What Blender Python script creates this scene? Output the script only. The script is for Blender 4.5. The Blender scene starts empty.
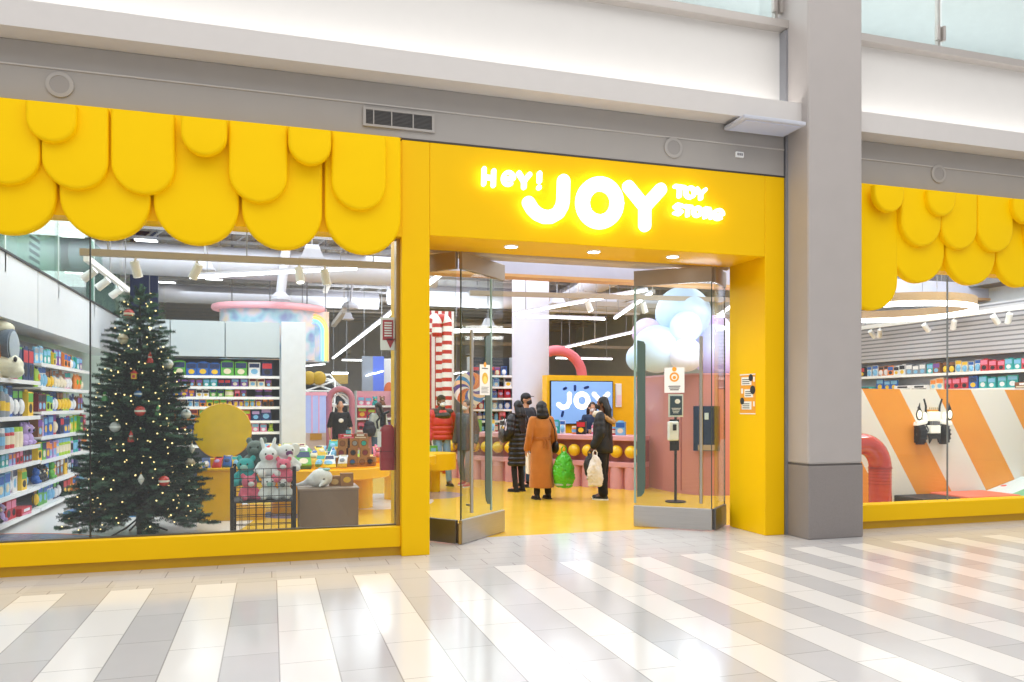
import bpy, bmesh, math, random
from mathutils import Vector, Matrix, noise as mnoise
random.seed(11)
R = random.Random(5)
PI = math.pi
sc = bpy.context.scene
COL = sc.collection

# ------------------------------------------------------------------ camera
F = 784.0                       # focal length in pixels at 1024 wide
TH = math.atan2(241, 784)
cam_d = bpy.data.cameras.new('camera')
cam = bpy.data.objects.new('camera', cam_d)
COL.objects.link(cam)
cam.location = (0, 0, 1.62)
cam.rotation_euler = (PI / 2, 0, -TH)
cam_d.sensor_width = 36
cam_d.lens = F / 1024 * 36
cam_d.shift_y = 64 / 1024
cam_d.clip_end = 200
sc.camera = cam

def at(x, y, Y):
    """world point seen at photo position (x, y) at true depth Y"""
    xc = (x - 512) / F
    d = (math.sin(TH) + xc * math.cos(TH), math.cos(TH) - xc * math.sin(TH), -(y - 405) / F)
    t = Y / d[1]
    return Vector((d[0] * t, Y, 1.62 + d[2] * t))

# ------------------------------------------------------------------ materials
def lin(c):
    if isinstance(c, str):
        c = [int(c[i:i + 2], 16) / 255 for i in (0, 2, 4)]
        return tuple((v / 12.92 if v <= .04045 else ((v + .055) / 1.055) ** 2.4) for v in c)
    return tuple(c)

class NT:
    def __init__(s, name):
        s.m = bpy.data.materials.new(name)
        s.m.use_nodes = True
        s.t = s.m.node_tree
        s.b = s.t.nodes['Principled BSDF']
        s.out = s.t.nodes['Material Output']
    def n(s, typ, **kw):
        o = s.t.nodes.new(typ)
        for k, v in kw.items():
            setattr(o, k, v)
        return o
    def l(s, a, b):
        s.t.links.new(a, b)
    def inp(s, sock, v):
        if isinstance(v, bpy.types.NodeSocket):
            s.l(v, sock)
        else:
            sock.default_value = v
    def math(s, op, a, b=0.0, c=None):
        o = s.n('ShaderNodeMath', operation=op)
        s.inp(o.inputs[0], a); s.inp(o.inputs[1], b)
        if c is not None: s.inp(o.inputs[2], c)
        return o.outputs[0]
    def mix(s, f, a, b):
        o = s.n('ShaderNodeMix', data_type='RGBA')
        s.inp(o.inputs[0], f)
        s.inp(o.inputs[6], a if isinstance(a, bpy.types.NodeSocket) else (*a[:3], 1))
        s.inp(o.inputs[7], b if isinstance(b, bpy.types.NodeSocket) else (*b[:3], 1))
        return o.outputs[2]
    def obco(s):
        return s.n('ShaderNodeTexCoord').outputs['Object']
    def xyz(s):
        o = s.n('ShaderNodeSeparateXYZ'); s.l(s.obco(), o.inputs[0]); return o.outputs

MC = {}
def M(name, col, rough=.5, metal=0., em=0., noise=.07, nscale=6., bump=0., bscale=60., coat=0., spec=.5, emcol=None, sheen=0., aniso=None):
    if name in MC: return MC[name]
    k = NT(name); c = lin(col)
    nz = k.n('ShaderNodeTexNoise'); nz.inputs['Scale'].default_value = nscale; nz.inputs['Detail'].default_value = 3
    co = k.obco()
    if aniso:
        mp = k.n('ShaderNodeMapping'); mp.inputs['Scale'].default_value = aniso
        k.l(co, mp.inputs[0]); co = mp.outputs[0]
    k.l(co, nz.inputs['Vector'])
    lo = tuple(max(0, v * (1 - noise)) for v in c); hi = tuple(min(1, v * (1 + noise)) for v in c)
    colr = k.mix(nz.outputs[0], lo, hi)
    k.l(colr, k.b.inputs['Base Color'])
    k.b.inputs['Roughness'].default_value = rough
    k.b.inputs['Metallic'].default_value = metal
    k.b.inputs['Specular IOR Level'].default_value = spec
    k.b.inputs['Coat Weight'].default_value = coat
    k.b.inputs['Sheen Weight'].default_value = sheen
    if em:
        ec = lin(emcol) if emcol else c
        k.b.inputs['Emission Color'].default_value = (*ec, 1)
        k.b.inputs['Emission Strength'].default_value = em
    if bump:
        n2 = k.n('ShaderNodeTexNoise'); n2.inputs['Scale'].default_value = bscale
        k.l(k.obco(), n2.inputs['Vector'])
        bp = k.n('ShaderNodeBump'); bp.inputs['Strength'].default_value = bump; bp.inputs['Distance'].default_value = .01
        k.l(n2.outputs[0], bp.inputs['Height']); k.l(bp.outputs[0], k.b.inputs['Normal'])
    MC[name] = k.m
    return k.m

def glass(name, tint=(.95, .98, .97), refl=1.0, ior=1.4):
    if name in MC: return MC[name]
    k = NT(name)
    k.t.nodes.remove(k.b)
    tr = k.n('ShaderNodeBsdfTransparent'); tr.inputs[0].default_value = (*tint, 1)
    gl = k.n('ShaderNodeBsdfGlossy'); gl.inputs['Roughness'].default_value = .01
    lw = k.n('ShaderNodeLayerWeight'); lw.inputs[0].default_value = .5
    frs = k.math('MULTIPLY_ADD', k.math('POWER', lw.outputs['Facing'], 4.0), .55, .035 * (ior - 1) / .4)
    nz = k.n('ShaderNodeTexNoise'); nz.inputs['Scale'].default_value = 1.5
    k.l(k.obco(), nz.inputs['Vector'])
    f = k.math('MULTIPLY', frs, k.math('MULTIPLY_ADD', nz.outputs[0], .1, refl))
    mx = k.n('ShaderNodeMixShader')
    k.l(f, mx.inputs[0]); k.l(tr.outputs[0], mx.inputs[1]); k.l(gl.outputs[0], mx.inputs[2])
    k.l(mx.outputs[0], k.out.inputs[0])
    MC[name] = k.m
    return k.m

YEL = M('yellow_paint', 'F7C300', .45, spec=.18, noise=.02, nscale=2)
YELD = M('yellow_panel', 'FFCF00', .55, spec=.12, noise=.02, nscale=3)
YELT = M('yellow_table', 'F7BE00', .35, noise=.04)
GREYF = M('grey_fascia', 'A39E99', .6, noise=.04, nscale=3)
GREYP = M('grey_pillar', 'B3ACA8', .45, noise=.04, nscale=4)
GRANITE = M('granite', '8C8582', .5, noise=.22, nscale=140, bump=.05)
WHITEW = M('white_plaster', 'E9E6E2', .6, noise=.02)
LEDGE = M('ledge_paint', 'D3CECA', .55, noise=.03)
RAILM = M('rail_metal', 'B9B2AC', .4, metal=.3, noise=.05)
STEEL = M('brushed_steel', 'B5B2AE', .32, metal=.9, noise=.12, nscale=3, aniso=(1, 1, 40))
STEELD = M('dark_steel', '6E6C6A', .35, metal=.8, noise=.1)
BRASS = M('bronze_edge', 'A8884C', .35, metal=.8)
BLACK = M('black_plastic', '17171A', .45)
CHAR = M('charcoal', '2B2B2E', .6)
WHITE = M('white_paint', 'EFEFEF', .5, noise=.02)
WHITEG = M('white_gloss', 'F4F4F4', .25)
LGREY = M('light_grey_board', 'C3C6CA', .5, noise=.03)
MGREY = M('mid_grey', '8B8B8F', .6)
PINK = M('pink_paint', 'DAA0A8', .45, noise=.05)
PINKD = M('deep_pink', 'CE8682', .35, noise=.06, coat=.3)
PINKW = M('pink_panel', 'CF8880', .28, noise=.09, nscale=2, coat=.4)
RED = M('red_paint', 'C0342F', .35)
REDT = M('red_tube_plastic', 'D0453A', .16, noise=.06, coat=.6)
KRAFT = M('kraft_card', 'A87B4E', .8, noise=.1)
TAUPE = M('taupe_board', '8E7A6B', .5, noise=.06)
NAVY = M('navy', '1B2A55', .4)
TEAL = M('teal', '27A9A4', .6)
SKIN = M('skin_tan', 'C99373', .5, noise=.06, nscale=12)
SKIND = M('skin_brown', '7A4E38', .5, noise=.06, nscale=12)
GLASS = glass('window_glass', (.95, .975, .965))
GLASSB = glass('balustrade_glass', (.93, .97, .97), 1.0)
GLASSG = glass('green_glass', (.72, .86, .80), 1.2)
GLASSD = glass('door_glass', (.91, .955, .935))
LED = M('led_white', 'FFFFFF', .5, em=6, noise=0)
DUCT = M('duct_white', 'C6C4CF', .5, noise=.05)
TRUSS = M('roof_steel', 'B9B6BB', .6, noise=.1)

# ------------------------------------------------------------------ mesh builder
class MB:
    def __init__(s):
        s.v = []; s.f = []; s.mi = []
    def add(s, vs, fs, m=0):
        b = len(s.v)
        s.v += [Vector(v) for v in vs]
        for f in fs:
            s.f.append([b + i for i in f]); s.mi.append(m)
        return s
    def box(s, x0, x1, y0, y1, z0, z1, m=0):
        if x0 > x1: x0, x1 = x1, x0
        if y0 > y1: y0, y1 = y1, y0
        if z0 > z1: z0, z1 = z1, z0
        vs = [(x0, y0, z0), (x1, y0, z0), (x1, y1, z0), (x0, y1, z0), (x0, y0, z1), (x1, y0, z1), (x1, y1, z1), (x0, y1, z1)]
        return s.add(vs, [(3, 2, 1, 0), (4, 5, 6, 7), (0, 1, 5, 4), (1, 2, 6, 5), (2, 3, 7, 6), (3, 0, 4, 7)], m)
    def obox(s, c, ax, ay, az, m=0):
        c = Vector(c); ax = Vector(ax); ay = Vector(ay); az = Vector(az)
        vs = [c + i * ax + j * ay + k * az for k in (-1, 1) for i, j in ((-1, -1), (1, -1), (1, 1), (-1, 1))]
        return s.add(vs, [(3, 2, 1, 0), (4, 5, 6, 7), (0, 1, 5, 4), (1, 2, 6, 5), (2, 3, 7, 6), (3, 0, 4, 7)], m)
    def ring_loft(s, rings, m=0, cap=True, closed=False):
        n = len(rings[0]); vs = [p for r in rings for p in r]; fs = []
        L = len(rings)
        for i in range(L if closed else L - 1):
            j = (i + 1) % L
            for a in range(n):
                b = (a + 1) % n
                fs.append((i * n + a, i * n + b, j * n + b, j * n + a))
        if cap and not closed:
            fs.append(tuple(reversed(range(n)))); fs.append(tuple(range((L - 1) * n, L * n)))
        return s.add(vs, fs, m)
    def tube(s, pts, r, seg=8, m=0, closed=False, cap=True):
        pts = [Vector(p) for p in pts]; rings = []; N = len(pts)
        up = None
        for i, p in enumerate(pts):
            if closed: d = pts[(i + 1) % N] - pts[i - 1]
            else: d = pts[min(i + 1, N - 1)] - pts[max(i - 1, 0)]
            d.normalize()
            if up is None:
                up = Vector((0, 0, 1)) if abs(d.z) < .9 else Vector((1, 0, 0))
            a = up - d * up.dot(d)
            if a.length < 1e-5: a = d.orthogonal()
            a.normalize(); up = a; b = d.cross(a)
            rr = r[i] if isinstance(r, (list, tuple)) else r
            rings.append([p + rr * (math.cos(2 * PI * k / seg) * a + math.sin(2 * PI * k / seg) * b) for k in range(seg)])
        return s.ring_loft(rings, m, cap, closed)
    def cyl(s, p, q, r, r2=None, seg=16, m=0, cap=True):
        return s.tube([p, q], [r, r if r2 is None else r2], seg, m, cap=cap)
    def ell(s, c, r, seg=14, rings=9, m=0, mat=None):
        c = Vector(c)
        if isinstance(r, (int, float)): r = (r, r, r)
        rg = []
        for i in range(rings + 1):
            a = PI * i / rings
            row = []
            for k in range(seg):
                b = 2 * PI * k / seg
                p = Vector((r[0] * math.sin(a) * math.cos(b), r[1] * math.sin(a) * math.sin(b), -r[2] * math.cos(a)))
                row.append(c + (mat @ p if mat else p))
            rg.append(row)
        vs = [rg[0][0]] + [p for row in rg[1:-1] for p in row] + [rg[-1][0]]
        fs = []; L = rings - 1
        for k in range(seg): fs.append((0, 1 + (k + 1) % seg, 1 + k))
        for i in range(L - 1):
            for k in range(seg):
                a = 1 + i * seg + k; b = 1 + i * seg + (k + 1) % seg
                fs.append((a, b, b + seg, a + seg))
        t = len(vs) - 1
        for k in range(seg): fs.append((1 + (L - 1) * seg + k, 1 + (L - 1) * seg + (k + 1) % seg, t))
        return s.add(vs, fs, m)
    def capsule(s, p, q, r1, r2, seg=12, m=0):
        p = Vector(p); q = Vector(q); d = q - p; L = d.length
        if L < 1e-6: return s.ell(p, r1, seg, 8, m)
        d.normalize(); a = d.orthogonal().normalized(); b = d.cross(a); rings = []
        for i in range(1, 4):
            t = PI / 2 * i / 4
            rings.append((p - d * r1 * math.cos(t), r1 * math.sin(t)))
        rings += [(p, r1), (q, r2)]
        for i in range(3, 0, -1):
            t = PI / 2 * i / 4
            rings.append((q + d * r2 * math.cos(t), r2 * math.sin(t)))
        rr = [[c + r * (math.cos(2 * PI * k / seg) * a + math.sin(2 * PI * k / seg) * b) for k in range(seg)] for c, r in rings]
        return s.ring_loft(rr, m)
    def prism(s, pts, depth, m=0):
        """pts: 3D outline, depth: extrusion vector"""
        pts = [Vector(p) for p in pts]; d = Vector(depth); n = len(pts)
        fs = [tuple(range(n)), tuple(reversed(range(n, 2 * n)))]
        for i in range(n):
            j = (i + 1) % n; fs.append((j, i, n + i, n + j))
        return s.add(pts + [p + d for p in pts], fs, m)
    def lathe(s, prof, c=(0, 0, 0), seg=16, m=0, cap=True):
        c = Vector(c)
        rg = [[c + Vector((max(r, 1e-4) * math.cos(2 * PI * k / seg), max(r, 1e-4) * math.sin(2 * PI * k / seg), z)) for k in range(seg)] for r, z in prof]
        return s.ring_loft(rg, m, cap)
    def mesh(s, name, mats, smooth=False, origin=None, recalc=True):
        me = bpy.data.meshes.new(name)
        o = Vector(origin) if origin is not None else Vector((0, 0, 0))
        me.from_pydata([v - o for v in s.v], [], s.f)
        for mm in (mats if isinstance(mats, (list, tuple)) else [mats]): me.materials.append(mm)
        me.polygons.foreach_set('material_index', s.mi)
        if recalc:
            bm = bmesh.new(); bm.from_mesh(me)
            bmesh.ops.recalc_face_normals(bm, faces=bm.faces)
            bm.to_mesh(me); bm.free()
        if smooth: me.polygons.foreach_set('use_smooth', [True] * len(me.polygons))
        me.update()
        return me
    def build(s, name, mats, parent=None, smooth=False, bevel=0, world=True, base=True, auto=True):
        """world=True: vertices are in world space (parent un-rotated)"""
        if parent is not None:
            org = parent.matrix_world_loc if False else (wloc(parent) if world else Vector((0, 0, 0)))
        elif base:
            xs = [v.x for v in s.v]; ys = [v.y for v in s.v]; zs = [v.z for v in s.v]
            org = Vector(((min(xs) + max(xs)) / 2, (min(ys) + max(ys)) / 2, min(zs)))
        else:
            org = Vector((0, 0, 0))
        me = s.mesh(name, mats, smooth, org)
        o = bpy.data.objects.new(name, me); COL.objects.link(o)
        if parent is not None: o.parent = parent
        else: o.location = org
        if bevel:
            bv = o.modifiers.new('edge', 'BEVEL'); bv.width = bevel; bv.segments = 2; bv.limit_method = 'ANGLE'
        if smooth and auto:
            es = o.modifiers.new('split', 'EDGE_SPLIT'); es.split_angle = math.radians(40)
        return o

def wloc(o):
    p = Vector(o.location)
    while o.parent is not None:
        o = o.parent; p += Vector(o.location)
    return p

def tag(o, label=None, cat=None, group=None, kind=None):
    if label: o['label'] = label
    if cat: o['category'] = cat
    if group: o['group'] = group
    if kind: o['kind'] = kind
    return o
def root(name, label, cat, loc=(0, 0, 0), rz=0., group=None):
    o = bpy.data.objects.new(name, None); COL.objects.link(o)
    o.empty_display_size = .1
    o.location = loc; o.rotation_euler = (0, 0, rz)
    return tag(o, label, cat, group)
def struct(name, mb, mats, bevel=0, smooth=False, label=None):
    o = mb.build(name, mats, None, smooth, bevel, base=False)
    o['kind'] = 'structure'
    if label: o['label'] = label
    return o
def kids(o): return [c for c in COL.objects if c.parent == o]
def copy_tree(o, parent=None, table=None):
    c = o.copy(); COL.objects.link(c)
    if parent is not None: c.parent = parent
    for ch in list(o.children): copy_tree(ch, c)
    return c

TMP = bpy.data.collections.new('build_tmp'); sc.collection.children.link(TMP)
def blob(mb, mats, voxel=.014, smooth=3, name='shape', disp=None):
    """fuse overlapping closed shapes into one continuous surface"""
    me = mb.mesh('tmp', mats)
    o = bpy.data.objects.new('tmp', me); TMP.objects.link(o)
    r = o.modifiers.new('r', 'REMESH'); r.mode = 'VOXEL'; r.voxel_size = voxel
    if smooth:
        sm = o.modifiers.new('s', 'SMOOTH'); sm.factor = .5; sm.iterations = smooth
    dg = bpy.context.evaluated_depsgraph_get()
    dg.update()
    out = bpy.data.meshes.new_from_object(o.evaluated_get(dg), depsgraph=dg)
    bpy.data.objects.remove(o); bpy.data.meshes.remove(me)
    out.name = name
    if disp:
        for v in out.vertices: v.co += disp(v.co, v.normal)
    out.polygons.foreach_set('use_smooth', [True] * len(out.polygons))
    out.materials.clear()
    for mm in (mats if isinstance(mats, (list, tuple)) else [mats]): out.materials.append(mm)
    out.update()
    return out
def link_mesh(name, me, parent=None):
    o = bpy.data.objects.new(name, me); COL.objects.link(o)
    if parent is not None: o.parent = parent
    return o

ORD = 'first second third fourth fifth sixth seventh eighth ninth tenth eleventh twelfth thirteenth fourteenth fifteenth sixteenth seventeenth eighteenth nineteenth twentieth'.split() + \
      ['twenty-' + w for w in 'first second third fourth fifth sixth seventh eighth ninth'.split()] + ['thirtieth'] + ['thirty-' + w for w in 'first second third fourth fifth'.split()]

# ================================================================== SETTING
FY = 8.36        # shopfront plane
# ---- mall floor with white stripes
k = NT('mall_tiles')
X, Y, Z = k.xyz()[:3]
SP = .6945
u = k.math('DIVIDE', k.math('SUBTRACT', X, .05), SP)
fr = k.math('FRACT', u)
stripe = k.math('MULTIPLY', k.math('LESS_THAN', fr, .5), k.math('LESS_THAN', Y, 7.57))
colw = k.math('DIVIDE', k.math('SUBTRACT', X, .05), SP / 2)
colf = k.math('FRACT', colw); coli = k.math('FLOOR', colw)
jx = k.math('LESS_THAN', k.math('ABSOLUTE', k.math('SUBTRACT', colf, .5)), .487)  # 1 = tile, 0 = joint
yo = k.math('MULTIPLY', k.math('FRACT', k.math('MULTIPLY', coli, .34)), .73)
yf = k.math('FRACT', k.math('DIVIDE', k.math('ADD', Y, yo), .73))
jy = k.math('LESS_THAN', k.math('ABSOLUTE', k.math('SUBTRACT', yf, .5)), .495)
inA = k.math('LESS_THAN', Y, 7.57)
# border tiles beyond the stripes, running bond
ro = k.math('FLOOR', k.math('DIVIDE', Y, .285))
bx = k.math('FRACT', k.math('ADD', k.math('DIVIDE', X, .70), k.math('MULTIPLY', ro, .37)))
b1 = k.math('LESS_THAN', k.math('ABSOLUTE', k.math('SUBTRACT', bx, .5)), .493)
b2 = k.math('LESS_THAN', k.math('ABSOLUTE', k.math('SUBTRACT', k.math('FRACT', k.math('DIVIDE', Y, .285)), .5)), .49)
tA = k.math('MULTIPLY', jx, jy); tB = k.math('MULTIPLY', b1, b2)
tile = k.math('ADD', k.math('MULTIPLY', inA, tA), k.math('MULTIPLY', k.math('SUBTRACT', 1.0, inA), tB))
wn = k.n('ShaderNodeTexWhiteNoise', noise_dimensions='2D')
cv = k.n('ShaderNodeCombineXYZ'); k.l(coli, cv.inputs[0]); k.l(k.math('FLOOR', k.math('DIVIDE', k.math('ADD', Y, yo), .73)), cv.inputs[1])
k.l(cv.outputs[0], wn.inputs['Vector'])
nz = k.n('ShaderNodeTexNoise'); nz.inputs['Scale'].default_value = 5; nz.inputs['Detail'].default_value = 4
k.l(k.obco(), nz.inputs['Vector'])
grey = k.mix(wn.outputs[0], lin('CFCDCD'), lin('D9D7D7'))
grey = k.mix(k.math('MULTIPLY', nz.outputs[0], .25), grey, lin('C2BFBE'))
base = k.mix(stripe, grey, lin('F5F2EE'))
base = k.mix(k.math('MULTIPLY_ADD', tile, -.5, .5), base, lin('6E6864'))
k.l(base, k.b.inputs['Base Color'])
k.b.inputs['Roughness'].default_value = .13
k.b.inputs['Specular IOR Level'].default_value = .55
struct('floor', MB().box(-14, 20, -7, 9.27, -.1, 0), k.m)

# ---- shop floor: yellow with white, blue and grey inlaid shapes
k = NT('shop_floor')
X, Y, Z = k.xyz()[:3]
def disc(cx, cy, rx, ry):
    a = k.math('DIVIDE', k.math('SUBTRACT', X, cx), rx); b = k.math('DIVIDE', k.math('SUBTRACT', Y, cy), ry)
    return k.math('LESS_THAN', k.math('ADD', k.math('MULTIPLY', a, a), k.math('MULTIPLY', b, b)), 1.0)
nz = k.n('ShaderNodeTexNoise'); nz.inputs['Scale'].default_value = 3
k.l(k.obco(), nz.inputs['Vector'])
c = k.mix(nz.outputs[0], lin('DCB030'), lin('E8C044'))
white_l = k.math('LESS_THAN', k.math('ADD', X, k.math('MULTIPLY', k.math('SINE', k.math('MULTIPLY', Y, .9)), .25)), -.45)
c = k.mix(white_l, c, lin('E6E4E2'))
c = k.mix(disc(1.75, 13.3, .9, 1.1), c, lin('E8E4E0'))
c = k.mix(disc(-1.9, 13.4, 1.1, 1.0), c, lin('2E86C6'))
c = k.mix(disc(-3.4, 9.3, 2.0, 2.02), c, lin('E2703A'))
c = k.mix(disc(-3.4, 9.3, 1.95, 1.97), c, lin('6D7590'))
c = k.mix(disc(.35, 12.1, .5, .5), c, lin('5D74B8'))
c = k.mix(disc(2.7, 13.9, .62, .62), c, lin('A79BA0'))
k.l(c, k.b.inputs['Base Color']); k.b.inputs['Roughness'].default_value = .22
struct('floor.001', MB().box(-9, 18, 9.27, 34, -.1, 0.002), k.m)

# ---- fascia, ledge and upper level
WB = M('shop_wall', 'C9CCD0', .7)
m = MB(); m.box(-14, 6.12, FY, 8.6, 4.48, 5.035); struct('wall_front', m, GREYF)
m = MB(); m.box(6.955, 20, FY, 8.6, 4.48, 5.035); struct('wall_front.001', m, GREYF)
m = MB(); m.box(-14, 6.12, 8.348, FY + .01, 4.795, 4.81); struct('trim_1', m, M('fascia_line', 'BDB8B3', .5))
m = MB(); m.box(6.96, 20, 8.348, FY + .01, 4.795, 4.81); struct('trim_2', m, MC['fascia_line'])
for i, (xa, xb) in enumerate(((-14, 6.2), (6.95, 20))):
    m = MB()
    m.prism([(xa, y, z) for y, z in ((8.08, 5.04), (8.46, 5.04), (8.46, 5.13), (8.12, 5.13), (8.12, 5.29), (8.08, 5.29))], (xb - xa, 0, 0))
    struct('trim_%d' % (3 + i), m, LEDGE)
    m = MB(); m.box(xa, xb, 8.465, 8.6, 5.04, 6.32); struct('wall_upper' + ('' if i == 0 else '.001'), m, M('upper_plaster', 'D4D1CD', .6, noise=.02))
    m = MB(); m.box(xa, xb, 8.33, 8.62, 6.32, 6.42); struct('trim_%d' % (5 + i), m, RAILM, bevel=.008)
    # cove light inside the tray
    l = bpy.data.lights.new('cove_light', 'AREA'); l.shape = 'RECTANGLE'; l.size = xb - xa; l.size_y = .1
    l.energy = 3.3 * (xb - xa); l.color = (1, .99, .97)
    lo = bpy.data.objects.new('cove_light', l); COL.objects.link(lo)
    lo.location = ((xa + xb) / 2, 8.22, 5.2); lo.rotation_euler = (math.radians(180 - 25), 0, 0)
# balustrade glass and posts
def balustrade(xs, y, z0, nm):
    for i in range(len(xs) - 1):
        m = MB(); m.box(xs[i] + .03, xs[i + 1] - .03, y - .006, y + .006, z0, z0 + 1.05)
        o = struct(nm if i == 0 else nm + '.%03d' % i, m, GLASSB)
    for i, x in enumerate(xs):
        m = MB(); m.box(x - .022, x + .022, y + .02, y + .07, z0 - .05, z0 + 1.1)
        m.box(x - .07, x - .026, y - .03, y + .03, z0 + .14, z0 + .34); m.box(x + .026, x + .07, y - .03, y + .03, z0 + .14, z0 + .34)
        m2 = m.build('balustrade_post', RAILM, None, bevel=.004)
        tag(m2, None, None, None, 'structure')
balustrade([2.6, 4.35, 6.1], 8.46, 6.42, 'window_1')
balustrade([7.0, 8.68, 10.4, 12.1], 8.46, 6.42, 'window_2')
k = NT('white_blinds')
X, Y, Z = k.xyz()[:3]
ln = k.math('LESS_THAN', k.math('FRACT', k.math('DIVIDE', Z, .12)), .35)
vn = k.math('LESS_THAN', k.math('FRACT', k.math('DIVIDE', X, 1.1)), .012)
k.l(k.mix(k.math('MAXIMUM', ln, vn), lin('F0F6F9'), lin('93AFC0')), k.b.inputs['Base Color'])
k.b.inputs['Roughness'].default_value = .5
struct('wall_back.001', MB().box(-14, 20, 11.4, 11.6, 6.3, 8.15), k.m)
struct('ceiling.001', MB().box(-14, 20, 8.6, 14, 5.95, 6.3), WHITEW)
struct('ceiling.002', MB().box(-14, 20, 9.6, 14, 8.15, 8.4), M('upper_soffit', 'C8CCCB', .6))

# ---- pillar
pl = struct('column', MB().box(6.17, 6.955, 7.95, 8.7, .9, 9.2), GREYP, bevel=.03)
struct('column.001', MB().box(6.165, 6.96, 7.945, 8.7, 0, .885), GRANITE, bevel=.012)
struct('column.002', MB().box(6.172, 6.953, 7.955, 8.69, .88, .905), M('joint_dark', '5C5754', .7))
struct('trim_7', MB().box(6.135, 6.185, 8.345, 8.8, 0, 6.3), M('jamb_steel', '9C9DA2', .35, metal=.5))

# ---- yellow portal
pr = root('entrance_portal', 'deep bright yellow portal framing the open shop entrance', 'entrance frame', (3.74, 8.7, 0))
MB().box(1.335, 1.64, FY, 9.15, 0, 4.46).build('post', YEL, pr, bevel=.008)
MB().box(5.85, 6.13, FY, 9.15, 0, 4.46).build('post', YEL, pr, bevel=.008)
MB().box(1.641, 5.849, FY, 9.15, 3.455, 4.46).build('lintel', YEL, pr, bevel=.008)
MB().box(1.335, 6.135, FY - .004, 8.5, 4.461, 4.475).build('top_edge', M('shadow_gap', '4A4540', .7), pr)
# recessed downlights
for i, x in enumerate((2.65, 3.68, 4.73)):
    t = root('downlight', 'glowing round recessed downlight in yellow soffit, %s from the left post' % ORD[i], 'ceiling light', (x, 8.65, 3.44), group='downlights in the yellow soffit')
    mm = MB(); mm.lathe([(.085, 3.440), (.085, 3.4545), (.07, 3.4545), (.07, 3.440), (.085, 3.440)], (x, 8.65, 0), 24, cap=False)
    mm.build('trim_ring', WHITEG, t, smooth=True)
    MB().cyl((x, 8.65, 3.445), (x, 8.65, 3.4543), .07, seg=24).build('lens', M('lamp_glow', 'FFFFFF', .4, em=14, noise=0), t)
    l = bpy.data.lights.new('downlight_lamp', 'SPOT'); l.energy = 60; l.spot_size = 2.2; l.spot_blend = .8; l.shadow_soft_size = .07
    lo = bpy.data.objects.new('downlight_lamp', l); COL.objects.link(lo); lo.location = (x, 8.65, 3.43)

# ---- sills and window framing
m = MB(); m.box(-14, 1.335, 8.40, 8.62, .10, .315); struct('trim_8', m, YEL, bevel=.006)
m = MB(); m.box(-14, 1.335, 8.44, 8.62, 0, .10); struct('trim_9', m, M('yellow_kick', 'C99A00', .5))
m = MB(); m.box(6.96, 20, 8.40, 8.62, .10, .315); struct('trim_10', m, YEL, bevel=.006)
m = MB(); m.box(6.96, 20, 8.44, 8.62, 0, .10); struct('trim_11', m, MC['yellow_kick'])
# glass panes: left storefront (seam near x=-1.68), right storefront (seam at 8.55)
def pane(nm, x0, x1):
    o = struct(nm, MB().box(x0, x1, 8.515, 8.527, .315, 3.44), GLASS)
    return o
pane('window_3', -4.4, -1.69); pane('window_4', -1.68, 1.295); pane('window_5', 6.97, 8.858); pane('window_6', 8.866, 12)
struct('trim_12', MB().box(-1.69, -1.68, 8.505, 8.535, .315, 3.4), M('seal_dark', '2E3331', .5))
struct('trim_13', MB().box(8.859, 8.865, 8.507, 8.533, .315, 3.4), M('seal_grey', '7C7F80', .4))
struct('trim_14', MB().box(-4.4, 1.335, 8.50, 8.55, .315, .33), STEELD)
struct('trim_15', MB().box(1.295, 1.335, 8.47, 8.62, .315, 3.44), BRASS)
# window head behind the awnings
struct('trim_16', MB().box(-14, 1.335, 8.36, 8.62, 3.42, 4.44), YEL)
struct('trim_17', MB().box(6.96, 20, 8.36, 8.62, 3.42, 4.44), YEL)

# ---- scalloped awnings
def scallop(x0, x1, zb, yf, th, top, parent):
    w = x1 - x0; r = w / 2; n = 20; cx = (x0 + x1) / 2
    def outline(e):
        pts = [(x0 + e, top)]
        for i in range(n + 1):
            a = PI + PI * i / n
            pts.append((cx + (r - e) * math.cos(a), zb + r + (r - e) * math.sin(a)))
        pts.append((x1 - e, top))
        return pts
    rings = []
    for e, y in ((0, yf + th), (0, yf + .028), (.006, yf + .012), (.018, yf + .003), (.035, yf)):
        rings.append([Vector((px, y, pz)) for px, pz in outline(e)])
    mm = MB(); mm.ring_loft(rings)
    mm.build('awning_panel', YELD, parent, smooth=True)
def awning(nm, label, A, B, C, top, x):
    t = root(nm, label, 'awning', (x, 8.3, 3.2))
    for lst, y, th in ((A, 8.27, .10), (B, 8.19, .085), (C, 8.115, .08)):
        for j, (x0, x1, zb) in enumerate(lst): scallop(x0, x1, zb, y + (j % 2) * .004, th, 1.62 + (top - 1.62) * y / 8.36, t)
awning('awning', 'yellow scalloped awning over the window with the christmas tree',
       [(-2.71 + .81 * i - .81, -1.925 + .81 * i - .81, 3.2) for i in range(6)],
       [(-3.2, -2.64, 3.64), (-2.60, -2.04, 3.64), (-2.03, -1.47, 3.64), (-1.45, -.89, 3.64), (-.40, .16, 3.64), (.59, 1.15, 3.64)],
       [(-2.14, -1.72, 4.04), (-.83, -.41, 4.04), (.165, .585, 4.04)], 4.48, -.7)
awning('awning.001', 'yellow scalloped awning beyond the grey pillar',
       [(6.99, 7.80, 2.84), (7.72, 8.57, 3.23), (8.60, 9.44, 3.24), (9.46, 10.3, 3.25), (10.32, 11.16, 3.25)],
       [(7.78, 8.43, 3.69), (8.435, 9.04, 3.69), (9.05, 9.66, 3.69), (9.9, 10.55, 3.69)],
       [(7.29, 7.76, 4.08), (8.14, 8.60, 4.09), (9.58, 10.05, 4.09)], 4.49, 8.8)

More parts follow.
